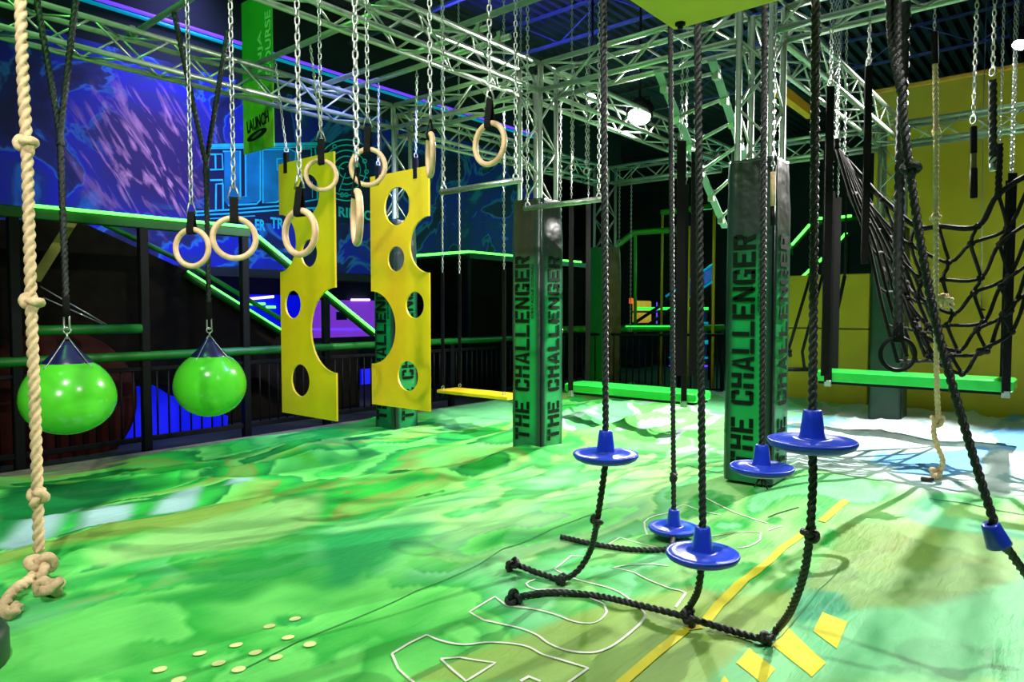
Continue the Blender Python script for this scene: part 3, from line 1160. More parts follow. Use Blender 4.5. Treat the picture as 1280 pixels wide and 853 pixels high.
# ------------------------------------------------------------------ trusses
def truss(p0, p1, label, bay=0.31, s=0.125, r=0.024, rb=0.010, name='box_truss', cat='truss', group='overhead box trusses', ends=True):
    p0, p1 = Vector(p0), Vector(p1)
    t = thing(name, label, cat, p0.lerp(p1, 0.5), group)
    d = (p1 - p0)
    L = d.length
    d.normalize()
    if abs(d.z) > 0.9:
        u, w = Vector((1, 0, 0)), Vector((0, 1, 0))
    else:
        w = Vector((0, 0, 1))
        u = d.cross(w).normalized()
    cor = [u * s + w * s, -u * s + w * s, -u * s - w * s, u * s - w * s]
    for c in cor:
        stick('chord', p0 + c, p1 + c, r, alu, t, 10)
    n = max(1, round(L / bay))
    st = L / n
    for k in range(4):
        a, b = cor[k], cor[(k + 1) % 4]
        for i in range(n):
            q0, q1 = p0 + d * (st * i), p0 + d * (st * (i + 1))
            x, y = (a, b) if (i + k) % 2 else (b, a)
            stick('brace', q0 + x, q1 + y, rb, alu, t, 5)
    if ends:
        for e in (p0, p1):
            for k in range(4):
                stick('end_brace', e + cor[k], e + cor[(k + 1) % 4], rb * 1.2, alu, t, 5)
    return t


TZ = 3.60
TX1, TX2 = 5.42, 9.95
TY = [6.33, 4.22, 2.04]
truss((-1.2, TY[0], TZ), (TX1 - .15, TY[0], TZ), 'long aluminium box truss crossing in front of the mural')
truss((TX1 + .15, TY[0], TZ), (TX2 - .15, TY[0], TZ), 'aluminium box truss from the mural corner post back to the wood-grain post')
truss((1.6, TY[1], TZ), (TX1 - .15, TY[1], TZ), 'aluminium box truss above the rings, running to the middle padded column')
truss((TX1 + .15, TY[1], TZ), (TX2 - .15, TY[1], TZ), 'aluminium box truss from the middle padded column back past the bright spotlight')
truss((TX1 + .15, TY[2], TZ), (TX2 - .15, TY[2], TZ), 'aluminium box truss from the large padded column back towards the yellow wall')
truss((TX1, TY[1] + .15, TZ), (TX1, TY[0] - .15, TZ), 'green-lit aluminium box truss between mural corner post and middle column')
truss((TX1, TY[2] + .15, TZ), (TX1, TY[1] - .15, TZ), 'aluminium box truss between the two columns with large lettering')
truss((TX1, -0.9, TZ), (TX1, TY[2] - .15, TZ), 'aluminium box truss running right from the large padded column')
truss((TX2, TY[1] + .15, TZ), (TX2, TY[0] - .15, TZ), 'far aluminium box truss right of the wood-grain post')
truss((TX2, TY[2] + .15, TZ), (TX2, TY[1] - .15, TZ), 'far aluminium box truss seen behind the large padded column')
truss((TX2, -1.2, TZ), (TX2, TY[2] - .15, TZ), 'far aluminium box truss in front of the yellow wall')


# ------------------------------------------------------------------ padded columns
def column(x, y, zb, lettering, label, padmat=None, top=2.44, h=0.19):
    t = thing('padded_column', label, 'column', (x, y, zb), 'padded truss columns')
    # truss post
    s = 0.125
    for a, b in ((s, s), (-s, s), (-s, -s), (s, -s)):
        stick('post_chord', (x + a, y + b, zb + 0.02), (x + a, y + b, TZ + .125), 0.024, alu, t, 10)
    n = 4
    st = (TZ - .125 - (top - .05)) / n
    cor = [(s, s), (-s, s), (-s, -s), (s, -s)]
    for k in range(4):
        a, b = cor[k], cor[(k + 1) % 4]
        for i in range(n):
            z0, z1 = top - .05 + i * st, top - .05 + (i + 1) * st
            p, q = (a, b) if (i + k) % 2 else (b, a)
            stick('post_brace', (x + p[0], y + p[1], z0), (x + q[0], y + q[1], z1), 0.010, alu, t, 5)
    # pad: slightly soft box, gathered at the top
    v, f = [], []
    zs = [0, .02, .06, .4, .8, 1.2, 1.6, 1.9, 2.1, 2.25, 2.36, top - .02, top]
    rnd = random.Random(int(x * 10 + y * 7))
    nseg = 10
    for z in zs:
        hh = h * (0.985 if z < .03 else 1.0) * (1 - 0.05 * max(0, (z - 2.0) / .45)) + rnd.uniform(-.002, .003)
        c = 0.018
        ring = []
        for sx, sy, ex, ey in ((-1, -1, 1, 0), (1, -1, 0, 1), (1, 1, -1, 0), (-1, 1, 0, -1)):
            for k in range(nseg):
                q = -1 + 2 * (k + 0.5) / nseg
                px_, py_ = (q * ex if ex else sx), (q * ey if ey else sy)
                gat = (0.010 * math.cos(k * 2.6 + sx) * max(0, (z - 2.05) / .4)) + 0.006 * (1 - q * q) * math.sin(z * 5 + sx)
                lim = hh - c
                X = px_ * (hh + gat) if not ex else px_ * lim
                Y = py_ * (hh + gat) if not ey else py_ * lim
                ring.append((x + X, y + Y, zb + z))
        v += ring
    m = 4 * nseg
    for i in range(len(zs) - 1):
        for j in range(m):
            f.append((i * m + j, i * m + (j + 1) % m, (i + 1) * m + (j + 1) % m, (i + 1) * m + j))
    f.append(tuple((len(zs) - 1) * m + j for j in range(m)))
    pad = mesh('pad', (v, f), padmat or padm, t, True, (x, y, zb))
    if lettering:
        e = h + 0.009
        L = 1.78
        stencil('lettering', 'THE CHALLENGER', (x - e, y - .055, zb + .12), (0, 0, 1), (0, 1, 0), L, 0.175, blackink, pad)
        stencil('lettering', 'THE CHALLENGER', (x + .09, y - e, zb + .12), (0, 0, 1), (-1, 0, 0), L, 0.175, blackink, pad)
        text('small_lettering', 'OBSTACLE COURSE', (x - e, y - .105, zb + 1.30), (0, 0, 1), (0, 1, 0), .52, 0.028, greyink, pad, 0.01, 0.003)
    # side zip cord
    mesh('zip_seam', tube([(x - h * .985, y - h * .985, zb + .05), (x - h, y - h, zb + 1.2), (x - h * .97, y - h * .97, zb + 2.4)], 0.006, 6), blackm, pad)
    return t


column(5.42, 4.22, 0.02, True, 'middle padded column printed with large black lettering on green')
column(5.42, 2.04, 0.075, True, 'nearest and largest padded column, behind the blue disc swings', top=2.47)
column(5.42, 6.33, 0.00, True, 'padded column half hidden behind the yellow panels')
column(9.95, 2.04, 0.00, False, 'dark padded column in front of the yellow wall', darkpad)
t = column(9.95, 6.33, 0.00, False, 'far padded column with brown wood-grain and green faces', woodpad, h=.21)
mesh('green_face', bbox((9.72, 6.13, 0.02), (9.735, 6.53, 2.43), .004), greent, t, False)

# ================================================================== OBJECTS
PZ = 3.79   # height of the cross pipes lying on the trusses


def pipe(p0, p1, label, r=0.026, m=None):
    t = thing('cross_pipe', label, 'pipe', Vector(p0).lerp(Vector(p1), .5), 'cross pipes over the trusses')
    mesh('pipe', cyl(p0, p1, r, 12), m or alu, t)
    d = (Vector(p1) - Vector(p0)).normalized()
    for k in (0.12, (Vector(p1) - Vector(p0)).length - 0.12):
        c = Vector(p0) + d * k
        mesh('clamp', join(cyl(c - d * .03, c + d * .03, r * 1.5, 10), box(c + Vector((-.02, -.02, -.06)), c + Vector((.02, .02, .07)))), steel, t, False)
    return t


pipe((1.75, 4.0, PZ), (1.75, 6.6, PZ), 'green-lit cross pipe above the larger green ball')
pipe((2.60, 4.0, PZ), (2.60, 6.6, PZ), 'green-lit cross pipe left of the green banner')
pipe((3.68, 4.0, PZ), (3.68, 6.6, PZ), 'green-lit cross pipe above the left yellow panel')
pipe((4.47, 4.0, PZ), (4.47, 6.6, PZ), 'green-lit cross pipe above the right yellow panel, nearer one')
pipe((4.74, 4.0, PZ), (4.74, 6.6, PZ), 'green-lit cross pipe above the right yellow panel, farther one')
pipe((4.30, -0.9, PZ), (4.30, 4.5, PZ), 'grey cross pipe above the two trapeze bars')
pipe((3.60, -0.9, PZ), (3.60, 4.4, PZ), 'grey cross pipe above the back row of disc swings')
pipe((2.70, -0.9, PZ), (2.70, 4.4, PZ), 'grey cross pipe above the front row of disc swings')
pipe((1.84, 1.0, PZ), (1.84, 3.95, PZ), 'grey cross pipe above the near row of rings')
pipe((1.12, 3.0, PZ), (1.12, 6.6, PZ), 'grey cross pipe above the manila climbing rope')


# ------------------------------------------------------------------ hanging manila rope, left
def manila_left():
    d = 3.50
    r = 0.0235
    top, bot = ond(25.5, -130, d), ond(47, 690, d)
    base = fl(40, 735)
    t = thing('climbing_rope', 'thick knotted tan manila climbing rope hanging at the left edge', 'rope', (base.x, base.y, base.z))
    pts = [ond(x, y, d) for x, y in ((20, -190), (24, -60), (28, 80), (34, 200), (39, 380), (44, 520), (47, 622), (48.5, 690))]
    mesh('rope', ropevf(pts, r), manila, t)
    for i, (x, y) in enumerate(((33, 181), (40, 379), (47, 621))):
        c = ond(x, y, d)
        mesh('knot', knotvf(c, r * .92, 0.040, (0, 0, 1), i + 3), manila, t)
    # big end bundle on the airbag
    c = fl(47, 726, 0.06)
    mesh('knot', knotvf(fl(50, 708, 0.09), r, 0.058, (0.2, 0.1, 1), 11), manila, t)
    mesh('knot', knotvf(fl(62, 735, 0.045), r, 0.050, (1, 0, .3), 14), manila, t)
    tail = [fl(52, 700, 0.10), fl(40, 722, 0.055), fl(22, 735, 0.05), fl(10, 748, 0.04), fl(4, 762, 0.03), fl(14, 768, .028), fl(22, 758, .03)]
    mesh('tail', ropevf(tail, r), manila, t)
    mesh('whipping', tube([fl(66, 740, 0.03), fl(76, 728, 0.03)], r * 1.02, 10), manila, t)


manila_left()


# ------------------------------------------------------------------ green buoy balls
def buoy(cx, cy, wpx, hpx, dia, va, vb, label, fork, ends=None):
    d = FPX * dia / wpx
    c = ond(cx, cy, d)
    t = thing('buoy_ball', label, 'ball', (c.x, c.y, c.z), 'hanging lime buoy balls')
    prof = []
    for i in range(15):
        a = -math.pi / 2 * (1 - i / 14)
        prof.append((max(0.0005, dia * .5 * math.cos(a)), dia * hpx * math.sin(a)))
    for i in range(1, 13):
        a = R(58) * i / 12
        prof.append((dia * .5 * math.cos(a) * (1 - .012 * i / 12), dia * .50 * math.sin(a)))
    zt = prof[-1]
    mesh('ball', lathe(prof, c, 48), buoyg, t)
    hcone = 0.255 * dia
    mesh('cap', lathe([(zt[0] * 1.01, zt[1] - .004), (zt[0] * .985, zt[1] + .008), (zt[0] * .62, zt[1] + hcone * .42), (zt[0] * .36, zt[1] + hcone * .75), (zt[0] * .20, zt[1] + hcone), (0.001, zt[1] + hcone)], c, 36), navy, t)
    top = c + Vector((0, 0, zt[1] + hcone))
    # retaining cords down the cap
    for k in range(4):
        a = math.pi / 2 * k + .5
        cs, sn = math.cos(a), math.sin(a)
        mesh('cord', tube([top + Vector((0, 0, .04)), top + Vector((zt[0] * .30 * cs, zt[0] * .30 * sn, -.02)), c + Vector((zt[0] * 1.04 * cs, zt[0] * 1.04 * sn, zt[1] + .004)), c + Vector((dia * .335 * cs, dia * .335 * sn, dia * .375))], 0.004, 5), steel, t)
    mesh('shackle', join(torusvf(top + Vector((0, 0, .035)), .022, .006, (1, -.4, 0), 20, 6), torusvf(top + Vector((0, 0, .075)), .022, .006, (.4, 1, 0), 20, 6)), steel, t)
    lk = [top + Vector((.02 * math.cos(a) * .643, -.02 * math.cos(a) * .766, .135 + .022 * math.sin(a) + (.03 if math.sin(a) > 0 else -.03))) for a in [2 * math.pi * (k + .5) / 16 for k in range(16)]]
    mesh('quick_link', tube(lk, .007, 6, closed=True), steel, t)
    p0 = top + Vector((0, 0, .19))
    pf = ond(fork[0], fork[1], d)
    mesh('sleeve', cyl(p0 - Vector((0, 0, .02)), p0.lerp(pf, 0.10), 0.024, 10), webbing, t)
    mesh('rope', ropevf([p0, p0.lerp(pf, .5), pf], 0.0195, 0.8), blackrope, t)
    ea = ond(va[0], va[1], d)
    eb = ond(vb[0], vb[1], d)

    def up(e):
        if ends and e is ea:
            return Vector((ends[0].x, ends[0].y, PZ))
        k = (PZ - pf.z) / (e.z - pf.z)
        return pf + (e - pf) * k
    mesh('rope_leg', ropevf([pf - Vector((0, 0, .05)), pf.lerp(up(ea), .03) , up(ea)], 0.0195, 0.8), blackrope, t)
    mesh('rope_leg', ropevf([pf - Vector((0, 0, .05)), pf.lerp(up(eb), .03), up(eb)], 0.0195, 0.8), blackrope, t)
    return t


buoy(86, 499, 107, .415, 0.60, (46, 0), (95, 0), 'larger lime green buoy ball hanging nearest the manila rope', (75, 168))
buoy(263, 482, 86, .455, 0.60, (218, 0), (291, 0), 'smaller-looking lime green buoy ball hanging left of the yellow panels', (257.5, 207), (onx(217, 27, 2.60), None))


# ------------------------------------------------------------------ gymnastic rings
def gym_ring(px, py, wpx, hpx, xrow, label, group, strap=44, tilt=0.0, chain_px=None):
    c = onx(px, py, xrow)
    t = thing('gym_ring', label, 'ring', (c.x, c.y, c.z), group)
    # ring plane: apparent width / height gives the turn about the vertical
    d = (c - CPOS).dot(FWD)
    RO = hpx / FPX * d / 2
    r = 0.0150
    view = (c - CPOS).normalized()
    cosv = min(1.0, wpx / hpx)
    view_h = Vector((view.x, view.y, 0)).normalized()
    side = Vector((view_h.y, -view_h.x, 0))
    ang = math.acos(max(0.12, (wpx - 2 * r / d * FPX) / (hpx - 2 * r / d * FPX)) if wpx < hpx * .95 else 1.0)
    nrm = view_h * math.cos(ang) + side * math.sin(ang)
    nrm = (nrm + Vector((0, 0, tilt))).normalized()
    mesh('hoop', torusvf(c, RO - r, r, nrm, 48, 14), wood, t)
    upv = (Vector((0, 0, 1)) - nrm * nrm.z).normalized()
    tp = c + upv * (RO - r)
    sl = strap / FPX * d
    wd = nrm.cross(upv).normalized()
    q0 = tp + Vector((0, 0, -.022))
    q1 = tp + Vector((0, 0, sl))
    b = nrm * 0.0175
    mesh('strap', join(strapvf([q0 + b, tp + b * 1.1, q1], .042, .004, wd), strapvf([q0 - b, tp - b * 1.1, q1], .042, .004, wd),
                       strapvf([q0 + b, q0 - Vector((0, 0, .004)), q0 - b], .042, .004, wd)), webbing, t, False)
    bz = q1
    tri = [bz - wd * .03 - Vector((0, 0, .008)), bz + wd * .03 - Vector((0, 0, .008)), bz + wd * .012 + Vector((0, 0, .05)), bz - wd * .012 + Vector((0, 0, .05))]
    mesh('buckle', tube(tri, .0055, 6, closed=True), steel, t)
    p0 = bz + Vector((0, 0, .045))
    chain_parts(p0, Vector((p0.x, p0.y, PZ)), t)
    return t


RG, RB = 'near row of wooden rings', 'back row of wooden rings'
gym_ring(240, 310, 44, 52, 1.84, 'wooden ring on a chain, leftmost of all the rings', RG, 22)
gym_ring(293, 298, 58, 57, 1.84, 'wooden ring facing the viewer, second from the left', RG, 26)
gym_ring(375, 291, 44, 62, 1.84, 'wooden ring hanging in front of the left yellow panel, lower of two', RG, 30)
gym_ring(446, 272, 13, 72, 1.84, 'wooden ring seen edge-on between the two yellow panels', RG, 32)
gym_ring(401.5, 219, 44, 42, 2.72, 'wooden ring over the top of the left yellow panel, upper of two', RB, 26)
gym_ring(460, 209, 47, 50, 2.72, 'wooden ring hanging between the tops of the yellow panels', RB, 28)
gym_ring(538, 194, 11, 57, 2.60, 'wooden ring seen edge-on above the right yellow panel', RB, 20)
gym_ring(612, 180, 43, 57, 2.72, 'wooden ring on a chain, rightmost of all the rings', RB, 30)


# ------------------------------------------------------------------ yellow hole panels
def hole_panel(x, y0, y1, zt, zb, mirror, label, pipe_x):
    """y0 = far edge, y1 = near edge; holes in metres from the far edge / top"""
    W_, H_ = abs(y1 - y0), zt - zb
    s = 1 if not mirror else -1
    sy = -1 if y1 < y0 else 1
    feats = [(.47, .35, .195), (0.0, .77, .28), (.49, .89, .130), (.21, 1.37, .135), (.89, 1.61, .39), (.32, 2.10, .155)]
    kW = W_ / .89
    t = thing('hole_panel', label, 'panel', (x, (y0 + y1) / 2, zb), 'yellow panels with round holes')

    def outside(u, v):
        for a, b, r in feats:
            a_ = a if not mirror else .89 - a
            if (u - a_) ** 2 + (v - b) ** 2 < r * r:
                return False
        return True
    # outer outline with the two edge notches as a polygon, holes as inner loops; filled with bmesh triangle_fill
    import bmesh
    bm = bmesh.new()

    def P(u, v, off):
        return (x + off, y0 + sy * u * kW, zt - v * H_ / 2.44)

    def loop(pts):
        vs = [bm.verts.new(P(u, v, 0)) for u, v in pts]
        for i in range(len(vs)):
            bm.edges.new((vs[i], vs[(i + 1) % len(vs)]))
    na = [f for f in feats if f[0] == 0.0][0]
    nb = [f for f in feats if f[0] == .89][0]
    lf, rt = (na, nb)
    out = [(0, 0), (.89, 0)]
    for k in range(25):
        a = math.pi / 2 + math.pi * k / 24
        out.append((.89 + rt[2] * math.cos(a), rt[1] - rt[2] * math.sin(a)))
    out += [(.89, 2.44), (0, 2.44)]
    for k in range(25):
        a = -math.pi / 2 + math.pi * k / 24
        out.append((lf[2] * math.cos(a), lf[1] - lf[2] * math.sin(a)))
    if mirror:
        out = [(.89 - u, v) for u, v in out]
    loop(out)
    for a, b, r in feats:
        if a in (0.0, .89):
            continue
        a_ = .89 - a if mirror else a
        loop([(a_ + r * math.cos(2 * math.pi * k / 32), b + r * math.sin(2 * math.pi * k / 32)) for k in range(32)])
    bmesh.ops.triangle_fill(bm, use_beauty=True, use_dissolve=False, edges=bm.edges[:])
    geo = bmesh.ops.extrude_face_region(bm, geom=bm.faces[:])
    for e in geo['geom']:
        if isinstance(e, bmesh.types.BMVert):
            e.co.x += 0.02
    bmesh.ops.recalc_face_normals(bm, faces=bm.faces[:])
    me = bpy.data.meshes.new('sheet')
    bm.to_mesh(me)
    bm.free()
    me.materials.append(yellowp)
    obj('sheet', me, t)
    for u in (.12, .70):
        y = y0 + sy * u * kW
        mesh('hanger_strap', bbox((x - .008, y - .028, zt - .10), (x + .028, y + .028, zt + .10), .004), webbing, t, False)
        mesh('shackle', torusvf((x + .01, y, zt + .125), .022, .006, (0, 1, 0), 18, 6), steel, t)
        chain_mesh((x + .01, y, zt + .14), (pipe_x, y, PZ), t)
    return t


hole_panel(3.80, 6.16, 5.27, 2.82, 0.39, False, 'left tall yellow panel with round holes', 3.70)
hole_panel(4.71, 5.90, 5.01, 2.80, 0.40, True, 'right tall yellow panel with round holes', 4.74)

# ------------------------------------------------------------------ yellow plank swing behind the panels
xs0, xs1 = 5.85, 6.20
zs = 0.42
t = thing('plank_swing', 'small yellow plank hanging flat beside the middle padded column', 'swing', (6.02, 5.5, zs))
mesh('plank', bbox((xs0, 4.98, zs - .02), (xs1, 6.1, zs + .02), .006), yellowp, t, False)
for x, y in ((xs0 + .03, 5.05), (xs0 + .03, 6.02), (xs1 - .03, 5.05), (xs1 - .03, 6.02)):
    mesh('eye_bolt', torusvf((x, y, zs + .05), .02, .006, (0, 1, 0), 16, 6), steel, t)
    mesh('strap', strapvf([(x, y, zs + .08), (x, y, 1.85)], .05, .008, (0, 1, 0)), webbing, t, False)
    chain_mesh((x, y, 1.85), (x, y, CZ), t)


# ------------------------------------------------------------------ trapeze bars
def trapeze(x, y0, y1, z, label):
    t = thing('trapeze_bar', label, 'bar', (x, (y0 + y1) / 2, z), 'galvanised trapeze bars')
    mesh('bar', cyl((x, y0, z), (x, y1, z), 0.021, 14), steel, t)
    for y in (y0 - .03 * (1 if y0 > y1 else -1), y1 + .05 * (1 if y0 > y1 else -1)):
        mesh('eye', torusvf((x, y, z + .02), .026, .006, (0, 1, 0), 18, 6), steel, t)
        chain_mesh((x, y, z + .04), (x, y, PZ), t)


trapeze(3.60, 3.70, 2.94, 2.26, 'galvanised trapeze bar left of the middle padded column')
trapeze(4.30, 3.48, 2.74, 2.20, 'galvanised trapeze bar in front of the middle padded column')


# ------------------------------------------------------------------ disc swings
DISC = 0.31
RR = 0.0140
SWING = 'blue disc swings'


def disc_swing(px, py, wpx, rope_px, label, tail=None, knots=(), endknot=None, fray=False, seat=True):
    d = FPX * DISC / wpx
    c = ond(px, py, d)
    t = thing('disc_swing', label, 'swing', (c.x, c.y, c.z), SWING)
    R_ = DISC / 2
    mesh('seat_disc', lathe([(.001, -.030), (R_ * .45, -.030), (R_ * .78, -.024), (R_ * .94, -.012), (R_, .003), (R_ * .995, .011), (R_ * .97, .014), (R_ * .9, .012), (R_ * .7, .012), (R_ * .66, .0145), (R_ * .5, .0145), (R_ * .46, .017), (R_ * .3, .018), (.045, .026)], c, 56), bluedisc, t, True, c)
    mesh('collar', lathe([(.047, .018), (.043, .03), (.036, .09), (.032, .118), (.028, .122), (.015, .122)], c, 28), bluep, t)
    top = Vector((c.x, c.y, PZ))
    if rope_px:
        e = ond(rope_px[0], rope_px[1], d)
        k = (PZ - c.z - .1) / (e.z - c.z - .1)
        top = c + Vector((0, 0, .1)) + (e - c - Vector((0, 0, .1))) * k
    mesh('rope', ropevf([c + Vector((0, 0, .10)), (c + top) / 2 + Vector((0, 0, .05)), top], RR), blackrope, t)
    if tail:
        pts = [c + Vector((0, 0, -.01))] + tail
        mesh('tail', ropevf(pts, RR), blackrope, t)
    for i, k in enumerate(knots):
        mesh('knot', knotvf(k, RR * .92, 0.026, (0, 0, 1), i + int(px)), blackrope, t)
    if endknot is not None:
        mesh('end_knot', knotvf(endknot, RR * .95, 0.033, (1, 0, .2), int(px) + 5), blackrope, t)
    if fray:
        for k in range(7):
            a = k * .9
            mesh('frayed_strand', tube([c + Vector((0, 0, -.03)), c + Vector((.012 * math.cos(a), .012 * math.sin(a), -.055)), c + Vector((.035 * math.cos(a), .035 * math.sin(a), -.075 - .012 * (k % 3)))], [.006, .006, .003], 5), blackrope, t)
    return t, c


d1 = FPX * DISC / 82
disc_swing(757, 570, 82, (754.5, 0), 'blue disc swing in front of the middle padded column',
           [ond(754, 600, d1), ond(746, 652, d1 + .06), ond(738, 688, d1 + .22), fl(722, 714, .05), fl(703, 724, .02), fl(680, 719, .02), fl(648, 707, .025)],
           [ond(746, 652, d1 + .06), fl(702, 725, .03)], fl(640, 706, .035))
disc_swing(842, 661, 63, (838, 40), 'lighter blue disc swing touching the airbag, behind another disc',
           [fl(838, 684, .03), fl(815, 688, .016), fl(780, 686, .016), fl(740, 680, .016), fl(701, 671, .018)],
           [ond(842, 596, FPX * DISC / 63)])
d3, d5 = FPX * DISC / 92, FPX * DISC / 107
J = fl(852, 770, .05)
K5 = fl(958, 799, .03)
disc_swing(878, 694, 92, (872, 30), 'blue disc swing hanging lowest and nearest the white floor lines',
           [ond(875, 722, d3), ond(871, 742, d3 + .05), fl(862, 758, .09), J],
           [J + Vector((.03, -.02, .0)), fl(862, 776, .03)])
disc_swing(952, 586, 78, (956, 0), 'blue disc swing in front of the largest padded column, rope end frayed', None, (), None, True)
disc_swing(1015, 554, 107, (1020, 0), 'largest blue disc swing, hanging highest right of the padded column',
           [ond(1016, 600, d5), ond(1012, 668, d5 + .02), ond(1004, 720, d5 + .10), ond(988, 764, d5 + .22), fl(972, 786, .06), K5, fl(915, 789, .02), J, fl(800, 757, .02), fl(745, 745, .016), fl(690, 741, .016), fl(650, 746, .02)],
           [ond(1013, 667, d5 + .02), K5], fl(642, 748, .03))
# collar-only swing pulled to the right
d6 = 2.50
t = thing('collar_swing', 'slanted black rope carrying only a small blue cone at the right', 'swing', ond(1243, 666, d6), SWING)
pa, pb = ond(1243, 668, d6), ond(1172, 412, 2.62)
pts = [Vector((2.72, .52, PZ)), ond(1122, 0, 2.72), ond(1127, 110, 2.70), ond(1137, 212, 2.68), pb, ond(1243, 655, d6), ond(1262, 690, d6 + .02), ond(1300, 742, d6 + .08)]
mesh('rope', ropevf(pts, RR), blackrope, t)
mesh('knot', knotvf(ond(1138, 212, 2.68), RR, .026, (0, 0, 1), 77), blackrope, t)
ax = (ond(1236, 652, d6) - ond(1249, 682, d6)).normalized()
q = Vector((0, 0, 1)).rotation_difference(ax)
v, f = lathe([(.012, .04), (.026, .042), (.030, .036), (.041, -.036), (.043, -.044), (.036, -.046), (.012, -.046)], (0, 0, 0), 28)
mesh('cone', ([pa + q @ Vector(p) for p in v], f), bluep, t)
mesh('rope_leg', ropevf([Vector((2.72, .62, PZ)), ond(1112, 0, 2.74), ond(1126, 115, 2.70)], RR), blackrope, t)

# ------------------------------------------------------------------ overhead lime board
BZ = 2.50
cb = onz(843, 38, BZ)
t = thing('overhead_board', 'flat lime green board overhead at the top of the picture', 'board', (cb.x, cb.y, BZ))
mesh('sheet', bbox((cb.x - 1.2, cb.y - 1.1, BZ), (cb.x, cb.y, BZ + .04), .004), lime, t, False)
for dx, dy in ((-.05, -.05), (-.05, -.95), (-1.1, -.05)):
    mesh('bolt', lathe([(.001, -.022), (.010, -.022), (.012, -.010), (.020, -.008), (.020, .002)], (cb.x + dx, cb.y + dy, BZ), 14), blackm, t)
    mesh('hanger_rod', cyl((cb.x + dx, cb.y + dy, BZ + .03), (cb.x + dx, cb.y + dy, PZ), .008, 8), steel, t)


# ------------------------------------------------------------------ green foam benches
def bench(x, y0, y1, zt, th, wd, straps, label, sw=0.06):
    t = thing('hanging_bench', label, 'bench', (x, (y0 + y1) / 2, zt - th), 'green foam benches hung on straps')
    mesh('pad', bbox((x, y1, zt - th), (x + wd, y0, zt), .018), benchg, t, False)
    mesh('base_board', bbox((x + .03, y1 + .03, zt - th - .03), (x + wd - .03, y0 - .03, zt - th), .004), blackm, t, False)
    for xx, yy in straps:
        mesh('bracket', bbox((xx - .02, yy - .035, zt - th - .05), (xx + .02, yy + .035, zt - th + .02), .004), steel, t, False)
        mesh('strap', strapvf([(xx, yy, zt - th), (xx, yy, 1.4), (xx, yy, 2.75)], sw, .012, (.643, -.766, 0)), webbing, t, False)
        chain_mesh((xx, yy, 2.75), (xx, yy, CZ), t)


bench(7.0, 5.04, 3.30, 0.50, .105, .42, [(6.98, 4.92), (7.44, 4.98), (6.98, 3.42), (7.44, 3.50)], 'long green foam bench between the two padded columns')
bench(8.5, 2.51, 0.62, 0.70, .125, .42, [(8.47, 2.36), (8.95, 2.42), (8.47, 0.68), (8.95, 0.74)], 'long green foam bench in front of the yellow wall', .085)


# ------------------------------------------------------------------ cargo net
def net():
    t = thing('cargo_net', 'black rope cargo net sagging in front of the yellow wall', 'net', (8.2, 1.4, 0.6))
    top = [(1048, 188), (1078, 222), (1108, 254), (1140, 277), (1178, 288), (1217, 277), (1253, 248), (1292, 205)]
    drop = [0, 33, 65, 95, 120, 141, 157, 168]
    nrow, ncol = len(drop), len(top)
    G = []
    for k in range(nrow):
        row = []
        for j, (x, y) in enumerate(top):
            s = j / (ncol - 1)
            sag = math.sin(math.pi * min(1, s * 1.0))
            yy = y + drop[k] * (.92 + .13 * (1 - abs(2 * s - 1)))
            xx = x + k * 6.5 * (1 - s) * (1.4 if s < .4 else 1) + (5 if (k + j) % 2 else -5)
            dep = 7.35 - .9 * s - .05 * k * sag
            row.append(ond(xx, yy + (6 if (k + j) % 2 else -5), dep))
        G.append(row)
    for k in range(nrow):
        mesh('cross_rope', tube(catmull(G[k], .05), .026 if k == 0 else .018, 7, lay=30, lobe=.2), netrope, t)
    for j in range(ncol):
        mesh('down_rope', tube(catmull([G[k][j] for k in range(nrow)], .05), .017, 7, lay=30, lobe=.2), netrope, t)
    for k in range(nrow):
        for j in range(1, ncol - 1):
            c = G[k][j]
            key = 'net_knot'
            if key not in _unit:
                m_ = bpy.data.meshes.new('net_knot')
                v, f = lathe([(.001, -.035), (.024, -.026), (.034, 0), (.024, .026), (.001, .035)], (0, 0, 0), 8)
                m_.from_pydata(v, [], f)
                m_.materials.append(netrope)
                _unit[key] = m_
            o = obj('net_knot', _unit[key], t, c)
            o.rotation_euler = (j, k, 1)
    # bunched side of the net, running back along the truss
    A = []
    for i in range(7):
        s = i / 6
        a = ond(1046 + 14 * s, 186 + 16 * s, 6.4 + 1.0 * s)
        mid = ond(1084 + 52 * s, 300 + 30 * s, 6.2 + 1.1 * s)
        b = ond(1122 + 70 * s, 452 - 6 * (i % 2), 6.0 + 1.3 * s)
        A.append([a, a.lerp(mid, .5) + Vector((0, 0, -.03)), mid, mid.lerp(b, .5) + Vector((0, 0, -.05)), b])
    for P in A:
        mesh('side_rope', tube(catmull(P, .06), .018, 7, lay=30, lobe=.2), netrope, t)
    for k in (0.2, .36, .52, .68, .84, 1.0):
        row = []
        for P in A:
            q = k * 4
            i = min(3, int(q))
            row.append(P[i].lerp(P[i + 1], q - i) + Vector((0, 0, -.04 * (len(row) % 2))))
        mesh('side_cross_rope', tube(catmull(row, .06), .016, 7, lay=30, lobe=.2), netrope, t)
    # hangers
    for p, zt in ((G[0][0], TZ), (G[0][1], TZ), (A[0][0], TZ), (A[4][0], TZ), (G[0][-2], TZ)):
        mesh('hanger_rope', ropevf([p, Vector((p.x, p.y, 2.95))], .026, .6), netrope, t)
        chain_mesh(Vector((p.x, p.y, 2.95)), Vector((p.x, p.y, CZ)), t)


net()

